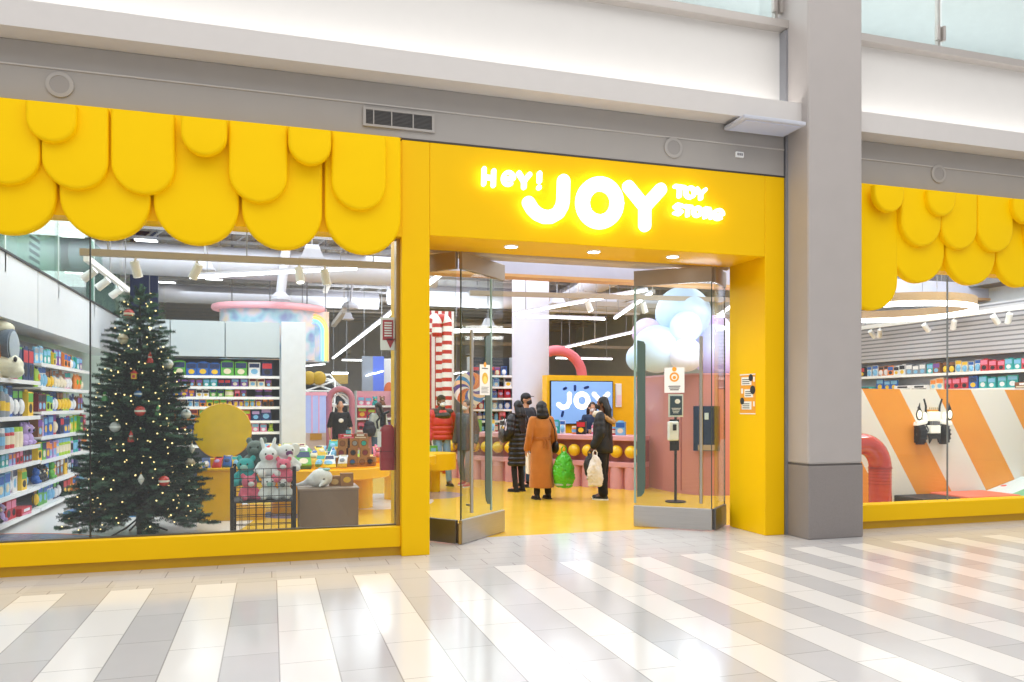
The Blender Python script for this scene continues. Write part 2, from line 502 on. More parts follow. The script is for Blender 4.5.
# ---- illuminated sign
SIGN_EM = M('sign_white', 'FFFFFF', .4, em=1.5, noise=0)
SIGN_BK = M('sign_back', 'FFF9C8', .4, em=2.6, noise=0, emcol='FFF7B0')
sg = root('illuminated_sign', 'glowing white HEY! JOY TOY STORE lettering on yellow lintel', 'sign', at(610, 205, FY) + Vector((0, 0, -.4)))
def letter(strokes, rpx, closed=False):
    """strokes: list of photo-position polylines on the lintel face; rpx: half stroke width in metres"""
    mf = MB()
    y0, y1 = 8.255, 8.30
    def disc_prism(p, mb, ya, yb, r):
        mb.prism([(p.x + r * math.cos(2 * PI * i / 16), ya, p.z + r * math.sin(2 * PI * i / 16)) for i in range(16)], (0, yb - ya, 0))
    for kk, st in enumerate(strokes):
        pts = [at(px, py, 8.28) for px, py in st]
        for i, p in enumerate(pts):
            disc_prism(p, mf, y0 + .0002 * kk, y1, rpx)
            if i:
                q = pts[i - 1]; d = (p - q); d.y = 0
                if d.length < 1e-5: continue
                nrm = Vector((-d.z, 0, d.x)).normalized() * rpx
                mf.prism([Vector((v.x, y0 - .0003, v.z)) for v in (p + nrm, q + nrm, q - nrm, p - nrm)], (0, y1 - y0, 0))
    o = mf.build('letter', SIGN_EM, sg)
    # glowing back of the letter
    mb = MB()
    for st in strokes:
        pts = [at(px, py, 8.28) for px, py in st]
        for i, p in enumerate(pts):
            disc_prism(p, mb, 8.306, 8.312, rpx * .85)
            if i:
                q = pts[i - 1]; d = (p - q); d.y = 0
                if d.length < 1e-5: continue
                nrm = Vector((-d.z, 0, d.x)).normalized() * rpx * .85
                mb.prism([Vector((v.x, 8.3059, v.z)) for v in (p + nrm, q + nrm, q - nrm, p - nrm)], (0, .006, 0))
    mb.build('back_light', SIGN_BK, o)
def arc(cx, cy, rx, ry, a0, a1, n=18):
    return [(cx + rx * math.cos(math.radians(a0 + (a1 - a0) * i / n)), cy - ry * math.sin(math.radians(a0 + (a1 - a0) * i / n))) for i in range(n + 1)]
letter([[(563.5, 181), (563, 200)] + [(562, 206), (558, 213), (551, 217), (544, 217), (537, 214), (532, 209), (528.5, 203)]], .073)
letter([arc(599.5, 203, 17.2, 19, 0, 360, 32)], .081)
letter([[(628.5, 187), (644.6, 207), (660.5, 189.5)], [(644.6, 207), (644.6, 225.5)]], .073)
letter([[(484, 169), (483.6, 184)], [(493.6, 171), (493.2, 185.5)], [(484, 177), (493.4, 178.4)]], .024)
letter([arc(508.3, 178.6, 5.4, 6.2, 0, 300, 18), [(504, 178.4), (513.6, 179)]], .019)
letter([[(518.8, 173.5), (523.8, 181.5), (529.3, 174.8)], [(523.8, 181.5), (523.8, 187.3)]], .027)
letter([[(539.4, 173.6), (539.2, 181.5)]], .026)
letter([[(538.8, 187.6), (538.8, 187.8)]], .026)
letter([[(675, 186.3), (684.2, 187.6)], [(679.5, 187), (679.2, 196.3)]], .022)
letter([arc(690, 192.6, 4.2, 4.9, 0, 360, 18)], .020)
letter([[(696.6, 188.8), (700.6, 194), (705, 189.8)], [(700.6, 194), (700.6, 198.6)]], .021)
letter([[(681.5, 205.8), (677, 204.4), (674.6, 206.6), (678, 209.4), (681.4, 212), (679, 214.4), (674.4, 213)]], .018)
letter([[(684.4, 206.2), (691, 207)], [(687.7, 206.8), (687.5, 215.6)]], .019)
letter([arc(697.2, 211.8, 3.6, 4.3, 0, 360, 18)], .018)
letter([[(704.8, 217.5), (704.8, 208.4), (709, 209), (710, 211.6), (708.3, 213.6), (705, 213.4)], [(708, 213.6), (711, 218)]], .018)
letter([arc(718.3, 214.6, 4.6, 4.8, 0, 300, 18), [(714.5, 214.4), (722.8, 215)]], .015)

# ---- fascia fittings
t = root('air_vent', 'rectangular dark grey slotted air vent on the grey fascia', 'vent', (1.31, 8.35, 4.58))
m = MB(); x0, x1, z0, z1 = .955, 1.66, 4.585, 4.735
m.box(x0 - .03, x1 + .03, 8.335, 8.362, z1, z1 + .025); m.box(x0 - .03, x1 + .03, 8.335, 8.362, z0 - .025, z0); m.box(x0 - .03, x0, 8.335, 8.362, z0, z1); m.box(x1, x1 + .03, 8.335, 8.362, z0, z1)
m.build('frame', M('vent_frame', 'A8A39E', .5), t)
m = MB(); m.box(x0, x1, 8.35, 8.361, z0, z1)
m.build('backing', M('vent_dark', '4C4B4B', .6), t)
for j in range(10):
    z = z0 + .012 + j * .014
    MB().box(x0, x1, 8.34, 8.35, z, z + .004).build('slat', M('vent_slat', '6D6B6A', .5), t)
for x in (1.03, 1.22, 1.45): MB().box(x, x + .012, 8.336, 8.352, z0, z1).build('divider', MC['vent_frame'], t)
for (px, py, lab) in ((60, 85, 'round grey speaker on the fascia above the tree window'), (673, 148, 'round grey speaker on the fascia above the lit sign'), (938, 174, 'round grey speaker above the awning beyond the pillar')):
    p = at(px, py, FY)
    t = root('wall_speaker', lab, 'speaker', (p.x, FY, p.z - .12))
    def ringz(r0, r1, ya, yb, seg=28):
        mm = MB(); rg = []
        for r, y in ((r1, yb), (r1, ya), (r0, ya - .004), (r0, yb)):
            rg.append([Vector((p.x + r * math.cos(2 * PI * i / seg), y, p.z + r * math.sin(2 * PI * i / seg))) for i in range(seg)])
        mm.ring_loft(rg, cap=False, closed=True); return mm
    ringz(.085, .12, 8.345, 8.362).build('rim', M('speaker_rim', 'ABA6A1', .5), t, smooth=True)
    MB().cyl((p.x, 8.345, p.z), (p.x, 8.362, p.z), .086, seg=24).build('grille', M('speaker_grille', '9A9591', .6, noise=.2, nscale=200), t)
p = at(739, 155, FY)
t = root('sensor_box', 'small white sensor box on the fascia above the portal corner', 'sensor', (p.x, FY, p.z - .04))
MB().box(p.x - .055, p.x + .055, 8.335, 8.362, p.z - .035, p.z + .035).build('housing', WHITE, t, bevel=.006)
m = MB()
for j in range(3): m.box(p.x - .04 + j * .028, p.x - .02 + j * .028, 8.331, 8.336, p.z - .015, p.z + .015)
m.build('slot', MGREY, t)
# light box hung under the ledge
t = root('light_box', 'flat white rectangular light fitting under the ledge beside the pillar', 'ceiling light', (5.6, 8.1, 4.98))
MB().box(5.25, 6.1, 7.90, 8.34, 4.95, 5.0).build('housing', M('light_housing', 'C4C6D0', .4), t, bevel=.015)
MB().box(5.30, 6.05, 7.95, 8.29, 4.942, 4.95).build('diffuser', M('light_diffuser', 'CDD3E8', .4, noise=.02), t)
MB().box(5.4, 5.95, 8.1, 8.3, 5.0, 5.04).build('bracket', GREYF, t)

# ================================================================== GLASS DOORS
def door_leaf(nm, a, b, mats_front, handle=None, seal=None, outward=-1):
    a = Vector((*a, 0)); b = Vector((*b, 0)); d = (b - a); L = d.length; d.normalize(); n = Vector((-d.y, d.x, 0))
    t = root(nm, None, None, a)
    t['kind'] = 'structure'
    def ob(s0, s1, z0, z1, th, off=0):
        mm = MB(); c = a + d * (s0 + s1) / 2 + n * off + Vector((0, 0, (z0 + z1) / 2))
        mm.obox(c, d * (s1 - s0) / 2, n * th / 2, Vector((0, 0, (z1 - z0) / 2))); return mm
    ob(.0, L, .012, .285, .05).build('bottom_rail', mats_front, t, bevel=.006)
    ob(.0, L, 3.2, 3.40, .05).build('top_rail', M('rail_bronze', '9C8F80', .4, metal=.6), t, bevel=.006)
    ob(.012, L - .012, .285, 3.2, .014).build('pane', GLASSD, t)
    ob(0, .012, .285, 3.2, .016).build('glass_edge', M('glass_edge', '39463F', .25), t)
    if handle:
        s, side = handle
        mm = MB(); hp = a + d * s + n * .07 * side
        mm.cyl(hp + Vector((0, 0, .36)), hp + Vector((0, 0, 2.5)), .022, seg=12)
        h = mm.build('handle', M('handle_steel', 'B9B4AA', .3, metal=.9), t, smooth=True)
        mm = MB()
        for z in (.45, 2.2):
            q = a + d * s + Vector((0, 0, z)); mm.cyl(q, hp + Vector((0, 0, z)), .012, seg=8)
        mm.build('standoff', STEELD, h)
    if seal:
        s0, s1, side = seal
        mm = MB(); w = (s1 - s0)
        pts = []
        for z in (.42, .46, .54): pts.append((s0 + w * (.55 if z < .45 else .2 if z < .5 else 0), z))
        pts = [(s1, .40), (s0 + w * .5, .41), (s0 + w * .15, .46), (s0, .56), (s0, 2.42), (s0 + w * .2, 2.46), (s1, 2.48)]
        mm.prism([a + d * s + n * .012 * side + Vector((0, 0, z)) for s, z in pts], n * .012 * side)
        mm.build('edge_seal', M('seal_green', '4C5F57', .4), t)
        MB().obox(a + d * (s1 + .03) + n * .012 * side + Vector((0, 0, 1.75)), d * .014, n * .008, Vector((0, 0, 1.43))).build('edge_strip', M('edge_glass', '8FA89C', .2), t)
    return t
door_leaf('door_1', (2.10, 8.86), (2.83, 9.58), STEEL, (.13, -1), (.54, .66, -1))
door_leaf('door_2', (1.66, 9.35), (2.06, 8.88), STEELD)
door_leaf('door_3', (5.41, 8.86), (4.62, 9.50), STEEL, (.13, 1), (.86, .97, 1))
door_leaf('door_4', (5.84, 9.25), (5.45, 8.88), STEELD)
struct('trim_18', MB().box(2.07, 2.105, 8.83, 8.88, .01, .25), BRASS)
# header track above the doors
struct('trim_19', MB().box(1.64, 5.85, 9.16, 9.42, 3.42, 3.58), M('header_beige', 'C7B9A6', .4, metal=.3), bevel=.01)
struct('trim_20', MB().box(1.64, 5.85, 9.2, 9.3, 3.58, 5.6), WHITEW)

def notice(nm, label, corner, du, dv, W, H, build):
    """flat notice; corner = lower-left, du/dv unit vectors; build(mb-adder) draws marks"""
    du = Vector(du).normalized(); dv = Vector(dv).normalized(); nn = du.cross(dv)
    t = root(nm, label, 'notice', corner)
    cor = Vector(corner)
    def quad(u0, u1, v0, v1, lift, name, mt, par=t):
        mm = MB(); mm.obox(cor + du * (u0 + u1) / 2 * W + dv * (v0 + v1) / 2 * H + nn * lift, du * (u1 - u0) / 2 * W, dv * (v1 - v0) / 2 * H, nn * .001)
        return mm.build(name, mt, par)
    def discp(u, v, r, lift, name, mt, r0=0, sq=1.0):
        mm = MB(); c = cor + du * u * W + dv * v * H + nn * lift; n = 24
        if r0:
            rg = [[c + (du * math.cos(2 * PI * i / n) * sq + dv * math.sin(2 * PI * i / n)) * r + nn * o for i in range(n)] for r, o in ((r, 0), (r, .0015), (r0, .0015), (r0, 0))]
            mm.ring_loft(rg, cap=False, closed=True)
        else:
            mm.prism([c + (du * math.cos(2 * PI * i / n) * sq + dv * math.sin(2 * PI * i / n)) * r for i in range(n)], nn * .0015)
        return mm.build(name, mt, t)
    build(quad, discp)
    return t
PAPER = M('paper', 'F2EFE8', .7, noise=.02); ORANGE = M('print_orange', 'F3A533', .6); INK = M('print_ink', '55524E', .7); GOLD = M('print_gold', 'E3B33C', .6)
def nb_right(q, dsc):
    q(0, 1, 0, 1, .001, 'sheet', PAPER)
    dsc(.5, .62, .062, .003, 'emblem_ring', ORANGE, .04)
    dsc(.5, .93, .03, .003, 'emblem_tip', ORANGE)
    dsc(.5, .60, .022, .003, 'emblem_heart', ORANGE)
    for j in range(3): q(.2 + .04 * j, .8 - .04 * j, .24 - .07 * j, .275 - .07 * j, .003, 'text_line', INK)
dL = Vector((4.62 - 5.41, 9.50 - 8.86, 0)).normalized()
c0 = Vector((5.41, 8.86, 0)) + dL * .61; nrm = Vector((-dL.y, dL.x, 0))
sgn = -1 if nrm.y > 0 else 1
notice('door_notice', 'white notice with orange ring emblem on the right glass door', c0 + nrm * sgn * .012 + Vector((0, 0, 1.78)), -dL, (0, 0, 1), .26, .33, nb_right)
def nb_left(q, dsc):
    q(0, 1, 0, 1, .001, 'sheet', PAPER)
    dsc(.5, .55, .07, .003, 'emblem', GOLD); dsc(.5, .5, .045, .0035, 'emblem_core', M('print_lemon', 'F6DC6A', .6))
    dsc(.5, 1.0, .03, .003, 'sticker', ORANGE)
    q(.2, .8, .86, .89, .003, 'text_line', INK)
    for j in range(5): q(.15, .85 - .1 * (j % 2), .25 - .045 * j, .27 - .045 * j, .003, 'text_line', M('print_grey', 'A5A29C', .7))
dl = Vector((2.83 - 2.10, 9.58 - 8.86, 0)).normalized(); nl = Vector((dl.y, -dl.x, 0))
c1 = Vector((2.10, 8.86, 0)) + dl * .385 + nl * .03
notice('door_notice.001', 'white notice with yellow figure on the left glass door', c1 + Vector((0, 0, 1.74)), dl, (0, 0, 1), .24, .37, nb_left)
def nb_post(q, dsc):
    q(0, 1, 0, 1, .001, 'sheet', M('print_amber', 'F0A42E', .6))
    for u0, u1, v in ((.1, .75, .72), (.3, .85, .42), (.12, .75, .12)):
        q(u0, u1, v, v + .2, .003, 'text_panel', PAPER)
        for j in range(3): q(u0 + .06, u1 - .12, v + .03 + .05 * j, v + .05 + .05 * j, .0045, 'text_line', INK)
    dsc(.72, .9, .045, .0055, 'badge', CHAR); dsc(.84, .6, .055, .0055, 'badge', CHAR); dsc(.16, .33, .045, .0055, 'badge', CHAR)
    for v in (.8, .52, .2): q(.86 if v != .52 else .08, .96 if v != .52 else .2, v, v + .12, .003, 'arrow', PAPER)
    q(0, 1, .97, .995, .003, 'edge_strip', PAPER); q(0, 1, .005, .03, .003, 'edge_strip', PAPER)
notice('post_notice', 'orange notice with three white text panels on the yellow post', (5.849, 8.90, 1.50), (0, -1, 0), (0, 0, 1), .34, .52, nb_post)

# ================================================================== SHOP SHELL AND CEILING
struct('wall_left', MB().box(-4.1, -3.95, 8.6, 34, 0, 5.9), M('mint_wall', 'C9DDD4', .5))
struct('wall_back', MB().box(-9, 18, 33.6, 33.8, 0, 5.9), M('far_wall', 'B4B5BF', .7))
struct('wall_right', MB().box(13.4, 13.6, 8.6, 34, 0, 5.9), WB)
struct('ceiling', MB().box(-9, 18, 8.62, 34, 5.62, 5.9), M('deck_grey', 'A9A6AC', .8, noise=.25, nscale=1.2, aniso=(1, 14, 1)))
m = MB()
for i in range(22):
    y = 10.2 + i * 1.1
    m.box(-9, 18, y - .04, y + .04, 5.48, 5.6); m.box(-9, 18, y - .03, y + .03, 5.08, 5.14)
    for j in range(40):
        x = -6 + j * .55
        m.obox((x, y, 5.31), (.2, 0, .17), (0, .012, 0), (-.012, 0, .012))
struct('trim_21', m, TRUSS)
# big ceiling beam and ducts
struct('trim_22', MB().box(2.2, 13.4, 11.9, 12.15, 3.70, 3.98), M('beam_white', 'B4B6CC', .5))
struct('trim_23', MB().box(2.2, 13.4, 11.86, 12.17, 3.655, 3.70), M('beam_wood', 'C99A66', .5))
m = MB()
for x in (2.4, 5.0, 8.0, 11.0, 13.0): m.box(x - .03, x + .03, 11.99, 12.05, 3.98, 5.62)
struct('trim_44', m, TRUSS)
def duct(p, q, r, label, ribs=True, cat='duct', nm='air_duct'):
    p = Vector(p); q = Vector(q)
    t = root(nm, label, cat, (p + q) / 2)
    MB().cyl(p, q, r, seg=24).build('pipe', DUCT, t, smooth=True)
    L = (q - p).length; d = (q - p).normalized(); n = max(2, int(L / 1.6))
    if ribs:
        for i in range(n):
            c = p + d * (L * (i + .5) / n)
            MB().cyl(c - d * .03, c + d * .03, r + .018, seg=24).build('collar', M('duct_collar', 'C6C3C9', .5), t, smooth=True)
            MB().box(c.x - .012, c.x + .012, c.y - .012, c.y + .012, c.z + r, 5.6).build('hanger', MGREY, t)
    return t
duct((-3.8, 17.6, 4.62), (3.6, 17.6, 4.62), .33, 'thick white round air duct crossing above the window shelves')
duct((3.2, 22.5, 4.8), (12, 22.5, 4.8), .30, 'white round air duct crossing above the yellow till wall')
duct((7.6, 13.5, 4.85), (9.0, 27, 4.85), .30, 'white round air duct running back above the cloud lamp')
duct((-3.8, 24.6, 4.85), (3.2, 24.6, 4.85), .26, 'slimmer white air duct far back over the play area')
# branch down-pipes
for (px, y, z0, lab) in ((283, 17.2, 3.95, 'white drop pipe above the pink oval canopy'), (352, 19.5, 4.1, 'thin white drop pipe right of the pink canopy')):
    q = at(px, 300, y)
    t = root('drop_pipe', lab, 'pipe', (q.x, y, z0))
    MB().cyl((q.x - .05, y, z0), (q.x + .14, y, 5.6), .10 if px < 300 else .03, seg=16).build('pipe', DUCT, t, smooth=True)
    MB().lathe([(.2, 0), (.2, .06), (.1, .16)], (q.x - .05, y, z0 - .12), 20).build('outlet', DUCT, t, smooth=True)
# white air diffusers on the ceiling
for i, (px, py, y) in enumerate(((312, 258, 14.5), (348, 318, 19), (397, 262, 15.5), (503, 276, 16.5), (488, 325, 21), (557, 302, 20), (205, 268, 15.5))):
    q = at(px, py, y)
    labs = ['white square ceiling diffuser above the window rail', 'small white hanging lamp housing left of the red arrow sign', 'white hanging square housing beside the yellow post',
            'white box speaker high behind the left glass door', 'white box speaker above the curved light behind the door', 'white box speaker hanging right of the round column', 'white round ceiling housing above the grey shelf panels']
    t = root('ceiling_diffuser', labs[i], 'diffuser', (q.x, y, q.z - .08))
    k_ = (.9, .5, .7, .8, .7, .8, .7)[i]; a_ = .26 * k_
    MB().prism([(q.x - a_, y - a_, q.z - .08 * k_), (q.x + a_, y - a_, q.z - .08 * k_), (q.x + a_, y + a_, q.z - .08 * k_), (q.x - a_, y + a_, q.z - .08 * k_)], (0, 0, .05 * k_)).build('plate', DUCT, t)
    mm = MB(); mm.ring_loft([[Vector((q.x + w_ * a, y + w_ * b, q.z + zz * k_)) for a, b in ((-1, -1), (1, -1), (1, 1), (-1, 1))] for w_, zz in ((.22 * k_, -.03), (.12 * k_, .25))])
    mm.build('cone', DUCT, t)
    MB().box(q.x - .012, q.x + .012, y - .012, y + .012, q.z + .25 * k_, 5.6).build('hanger', MGREY, t)
for i, (px, py, y) in enumerate(((146, 242, 18), (156, 253, 21), (197, 250, 19), (167, 268, 24), (214, 271, 23), (64, 280, 22), (340, 250, 20))):
    q = at(px, py, y)
    t = root('ceiling_light', 'small bright panel light high in the shop ceiling, %s from the side wall' % ORD[i], 'ceiling light', (q.x, y, 5.05), group='panel lights high in the shop ceiling')
    MB().box(q.x - .24, q.x + .24, y - .15, y + .15, 5.08, 5.14).build('housing', DUCT, t)
    MB().box(q.x - .21, q.x + .21, y - .12, y + .12, 5.07, 5.08).build('diffuser', LED, t)
    for sx in (-.2, .2): MB().cyl((q.x + sx, y, 5.14), (q.x + sx, y, 5.6), .006, seg=6).build('cable', MGREY, t)

m = MB(); C2 = random.Random(21)
for i in range(26):
    y = C2.uniform(18.5, 32); x = C2.uniform(1, 12); z = C2.uniform(3.5, 5.0); L = C2.uniform(1.2, 4)
    if C2.random() < .65: m.box(x, x + L, y, y + .1, z, z + C2.uniform(.05, .16))
    else: m.box(x, x + .12, y, y + L, z, z + .12)
    m.box(x + .05, x + .07, y + .04, y + .06, z + .05, 5.62)
struct('trim_46', m, M('tray_beige', 'B9AFA8', .6))
# ---- LED tubes
def led(p, q, label, r=.026):
    p = Vector(p); q = Vector(q); d = (q - p)
    t = root('light_tube', label, 'light', (p + q) / 2)
    sd = Vector((-d.y, d.x, 0)).normalized() * r
    MB().obox((p + q) / 2 + Vector((0, 0, r * 1.2)), d / 2, sd * .9, Vector((0, 0, r * .6))).build('housing', DUCT, t)
    MB().obox((p + q) / 2 - Vector((0, 0, r * .2)), d / 2, sd, Vector((0, 0, r * .6))).build('diffuser', LED, t)
    for f in (.1, .9):
        c = p + d * f; MB().cyl(c, (c.x, c.y, 5.6), .006, seg=6).build('cable', MGREY, t)
def atz(x, y, z):
    a = at(x, y, 1.0); t = (z - 1.62) / (a.z - 1.62); return Vector((a.x * t, t, z))
led(at(514, 314, 15.5), at(647, 290, 12.6), 'long slanting light tube in front of the round white column')
led(at(517, 316, 15.4), at(605, 319, 14.9), 'level light tube crossing the round white column')
led(at(615, 318, 15.5), at(651, 293, 13.2), 'short slanting light tube left of the cloud lamp')
led(at(563, 348, 20.5), at(634, 332, 17.8), 'light tube behind the pink arch above the till wall')
led(at(333, 358, 30), at(443, 272, 12.9), 'long diagonal light tube passing behind the yellow post', .035)
led(at(190, 277, 13.2), at(357, 268, 12.8), 'long light tube under the window rail above the pink canopy', .03)
led(at(342, 360, 26), at(392, 361, 26), 'level light tube far back below the diagonal tube')
led(at(720, 314, 15), at(736, 303, 14), 'short light tube right of the cloud lamp beside the post')
led(at(498, 367, 24), at(452, 374, 24), 'faint far light tube beside the candy cane')
led(at(556, 358, 21.5), at(612, 359, 21.2), 'faint far light tube above the pink arch')
led(at(305, 366, 26), at(325, 364, 26), 'short far light tube beside the white pillar')
m = MB()  # curved tube behind left door
cp = at(490, 334, 20.2)
pts = [cp + Vector((1.3 * math.cos(a), 1.0 * math.sin(a), 0)) for a in [math.radians(200 + 14 * i) for i in range(11)]]
t = root('light_tube', 'short curved light tube seen through the left glass door', 'light', cp)
m.tube(pts, .05, 8); m.build('diffuser', LED, t, smooth=True)
for i in (1, 9): MB().cyl(pts[i], (pts[i].x, pts[i].y, 5.6), .006, seg=6).build('cable', MGREY, t)

# ---- track rails with spotlights
def track(p, q, spots, label, tilt, mt, spotlab):
    p = Vector(p); q = Vector(q); d = q - p; dn = d.normalized(); sd = Vector((-dn.y, dn.x, 0))
    t = root('track_rail', label, 'light track', (p + q) / 2)
    MB().obox((p + q) / 2, d / 2, sd * .03, Vector((0, 0, .04))).build('rail', mt, t)
    for f in (.08, .5, .92):
        c = p + d * f; MB().cyl(c, (c.x, c.y, 5.6), .008, seg=6).build('rod', MGREY, t)
    for i, f in enumerate(spots):
        c = p + d * f + Vector((0, 0, -.04))
        s = root('spotlight', spotlab % ORD[i], 'spotlight', c + Vector((0, 0, -.25)), group=label)
        MB().cyl(c, c + Vector((0, 0, -.09)), .014, seg=8).build('stem', WHITE, s, smooth=True)
        e = c + Vector((0, 0, -.10)); dr = Vector(tilt[i % len(tilt)]).normalized()
        MB().cyl(e - dr * .06, e + dr * .13, .05, .055, seg=14).build('head', WHITE, s, smooth=True)
        MB().cyl(e + dr * .125, e + dr * .133, .045, seg=14).build('lens', M('spot_lens', 'FFFFFF', .3, em=2.5, noise=0), s)
RAILT = M('rail_taupe', 'B3A594', .5)
track(at(80, 252, 10.2), at(396, 266, 10.2), (.16, .345, .67, .755), 'taupe light track hung just inside the tree window', ((.2, .3, -1), (-.5, .4, -1), (.1, -.3, -1)), RAILT, 'small white spotlight on the window light track, %s from the side wall')
track(at(86, 258, 10.9), at(128, 290, 14.5), (.1, .38, .7), 'white light track running back along the side wall', ((-1, .2, -.8),), WHITE, 'white spotlight on the side wall light track, %s from the window')
track((12.75, 14.9, 3.36), (12.75, 9.9, 3.36), (.12, .17, .42, .56, .74, .80), 'white light track along the slatted wall beyond the pillar', ((1, .1, -.9), (.4, .6, -1)), WHITE, 'small white spotlight above the slatted wall, %s from the pillar')
track(at(470, 293, 12.6), at(735, 300, 12.6), (.42, .63, .84), 'taupe light track across the entrance below the beam', ((.3, -.2, -1), (.4, .2, -1)), RAILT, 'small spotlight hanging across the entrance, %s from the left door')

# ================================================================== SHELVES AND GOODS
PAL = {'red': 'C8323C', 'teal': '2AA7A5', 'blue': '2F66B8', 'yellow': 'F2C531', 'pink': 'E7829F', 'purple': '7A4FA3', 'green': '5FAE45', 'orange': 'EE8A35', 'white': 'E8E8EA', 'black': '2A2A30',
       'brown': '8A5B3A', 'grey': '8E959E', 'sky blue': '7FBBE0', 'navy': '253864', 'cream': 'E9DCC0', 'maroon': '7E2C3C', 'lime': 'A9CE3A', 'lilac': 'BBA0D6'}
def pm(c): return M('goods_' + c.replace(' ', '_'), PAL[c], .42, noise=.12, nscale=14)
COLS = list(PAL)
GM = {}
def goods_mesh(kind, c, rr):
    key = (kind, c)
    if key in GM: return GM[key]
    c2 = R.choice([x for x in COLS if x != c]); c3 = R.choice(['white', 'yellow', 'cream', 'sky blue', 'black'])
    mb = MB(); mats = [pm(c), pm(c2), pm(c3)]
    sm = False
    if kind == 'toy_box':              # printed carton with window and flap
        mb.box(-.1, .1, -.06, .06, 0, .26); mb.box(-.088, .088, -.0635, -.058, .15, .245, 1)
        mb.prism([(.06 * math.cos(2 * PI * i / 14), -.0635, .085 + .05 * math.sin(2 * PI * i / 14)) for i in range(14)], (0, .01, 0), 2)
        mb.box(-.06, .06, -.003, .003, .26, .285)
    elif kind == 'board_game':
        mb.box(-.17, .17, -.12, .12, 0, .075); mb.box(-.172, .172, -.122, .122, .03, .08); mb.box(-.15, .15, -.1245, -.12, .006, .026, 1); mb.box(-.1, .1, -.1255, -.12, .04, .068, 2)
    elif kind == 'toy_pack':           # blister card
        mb.box(-.08, .08, .0, .006, 0, .27); mb.box(-.07, .07, -.003, .0, .19, .26, 1)
        mb.ell((0, -.0, .1), (.062, .05, .08), 10, 6, 2)
    elif kind == 'play_bottle':
        mb.lathe([(.05, 0), (.055, .02), (.055, .15), (.045, .18), (.025, .195)], (0, 0, 0), 12); mb.lathe([(.03, .19), (.03, .23), (.0, .235)], (0, 0, 0), 12, 1)
        mb.lathe([(.0562, .05), (.0562, .12)], (0, 0, 0), 12, 2)
    elif kind == 'picture_book':
        mb.box(-.1, .1, -.014, .014, 0, .25); mb.box(-.085, .085, -.0165, -.013, .16, .23, 1)
        mb.ell((0, -.014, .09), (.06, .004, .05), 12, 6, 2); mb.box(-.096, .1, -.010, .010, .25, .252, 2)
    elif kind == 'soft_toy':
        sm = True
        mb.ell((0, 0, .09), (.09, .08, .095)); mb.ell((0, -.02, .22), (.075, .07, .07)); mb.ell((-.055, 0, .285), (.028, .018, .032), 8, 6); mb.ell((.055, 0, .285), (.028, .018, .032), 8, 6)
        mb.ell((0, -.085, .205), (.03, .02, .022), 8, 6, 2); mb.ell((-.075, -.05, .04), (.035, .05, .033), 8, 6); mb.ell((.075, -.05, .04), (.035, .05, .033), 8, 6)
        mb.ell((-.026, -.085, .24), .008, 6, 4, 1); mb.ell((.026, -.085, .24), .008, 6, 4, 1)
    elif kind == 'toy_bag':            # pillow pouch
        sm = True
        rg = []
        for z, w, d in ((0, .085, .006), (.03, .09, .04), (.12, .085, .055), (.2, .08, .04), (.235, .082, .006), (.265, .082, .005)):
            rg.append([Vector((w * (1 if abs(math.cos(a)) > .7 else .9) * math.cos(a), d * math.sin(a), z)) for a in [2 * PI * i / 12 for i in range(12)]])
        mb.ring_loft(rg); mb.ell((0, -.045, .13), (.05, .014, .045), 10, 6, 1); mb.box(-.05, .05, -.012, -.004, .238, .262, 2)
    elif kind == 'toy_jar':
        mb.lathe([(.06, 0), (.065, .015), (.065, .11), (.055, .125)], (0, 0, 0), 14); mb.lathe([(.062, .12), (.062, .15), (.055, .155)], (0, 0, 0), 14, 1); mb.lathe([(.0662, .03), (.0662, .095)], (0, 0, 0), 14, 2)
    GM[key] = mb.mesh(kind, mats, sm)
    return GM[key]
KW = {'toy_box': (.2, .29), 'board_game': (.345, .08), 'toy_pack': (.165, .27), 'play_bottle': (.115, .235), 'picture_book': (.205, .252), 'soft_toy': (.2, .32), 'toy_bag': (.18, .265), 'toy_jar': (.135, .155)}
WORDS = {'toy_box': 'boxed toy', 'board_game': 'flat game box', 'toy_pack': 'carded toy', 'play_bottle': 'toy bottle', 'picture_book': 'picture book', 'soft_toy': 'soft toy', 'toy_bag': 'pouch of toys', 'toy_jar': 'toy tub'}
def put_goods(kind, c, loc, rz, s, label, group, tilt=0.):
    o = bpy.data.objects.new(kind, goods_mesh(kind, c, 0)); COL.objects.link(o)
    o.location = loc; o.rotation_euler = (tilt, 0, rz); o.scale = s
    return tag(o, label, WORDS[kind].split(' ')[-1] if kind not in ('toy_bag', 'toy_jar') else {'toy_bag': 'toy pouch', 'toy_jar': 'toy tub'}[kind], group)

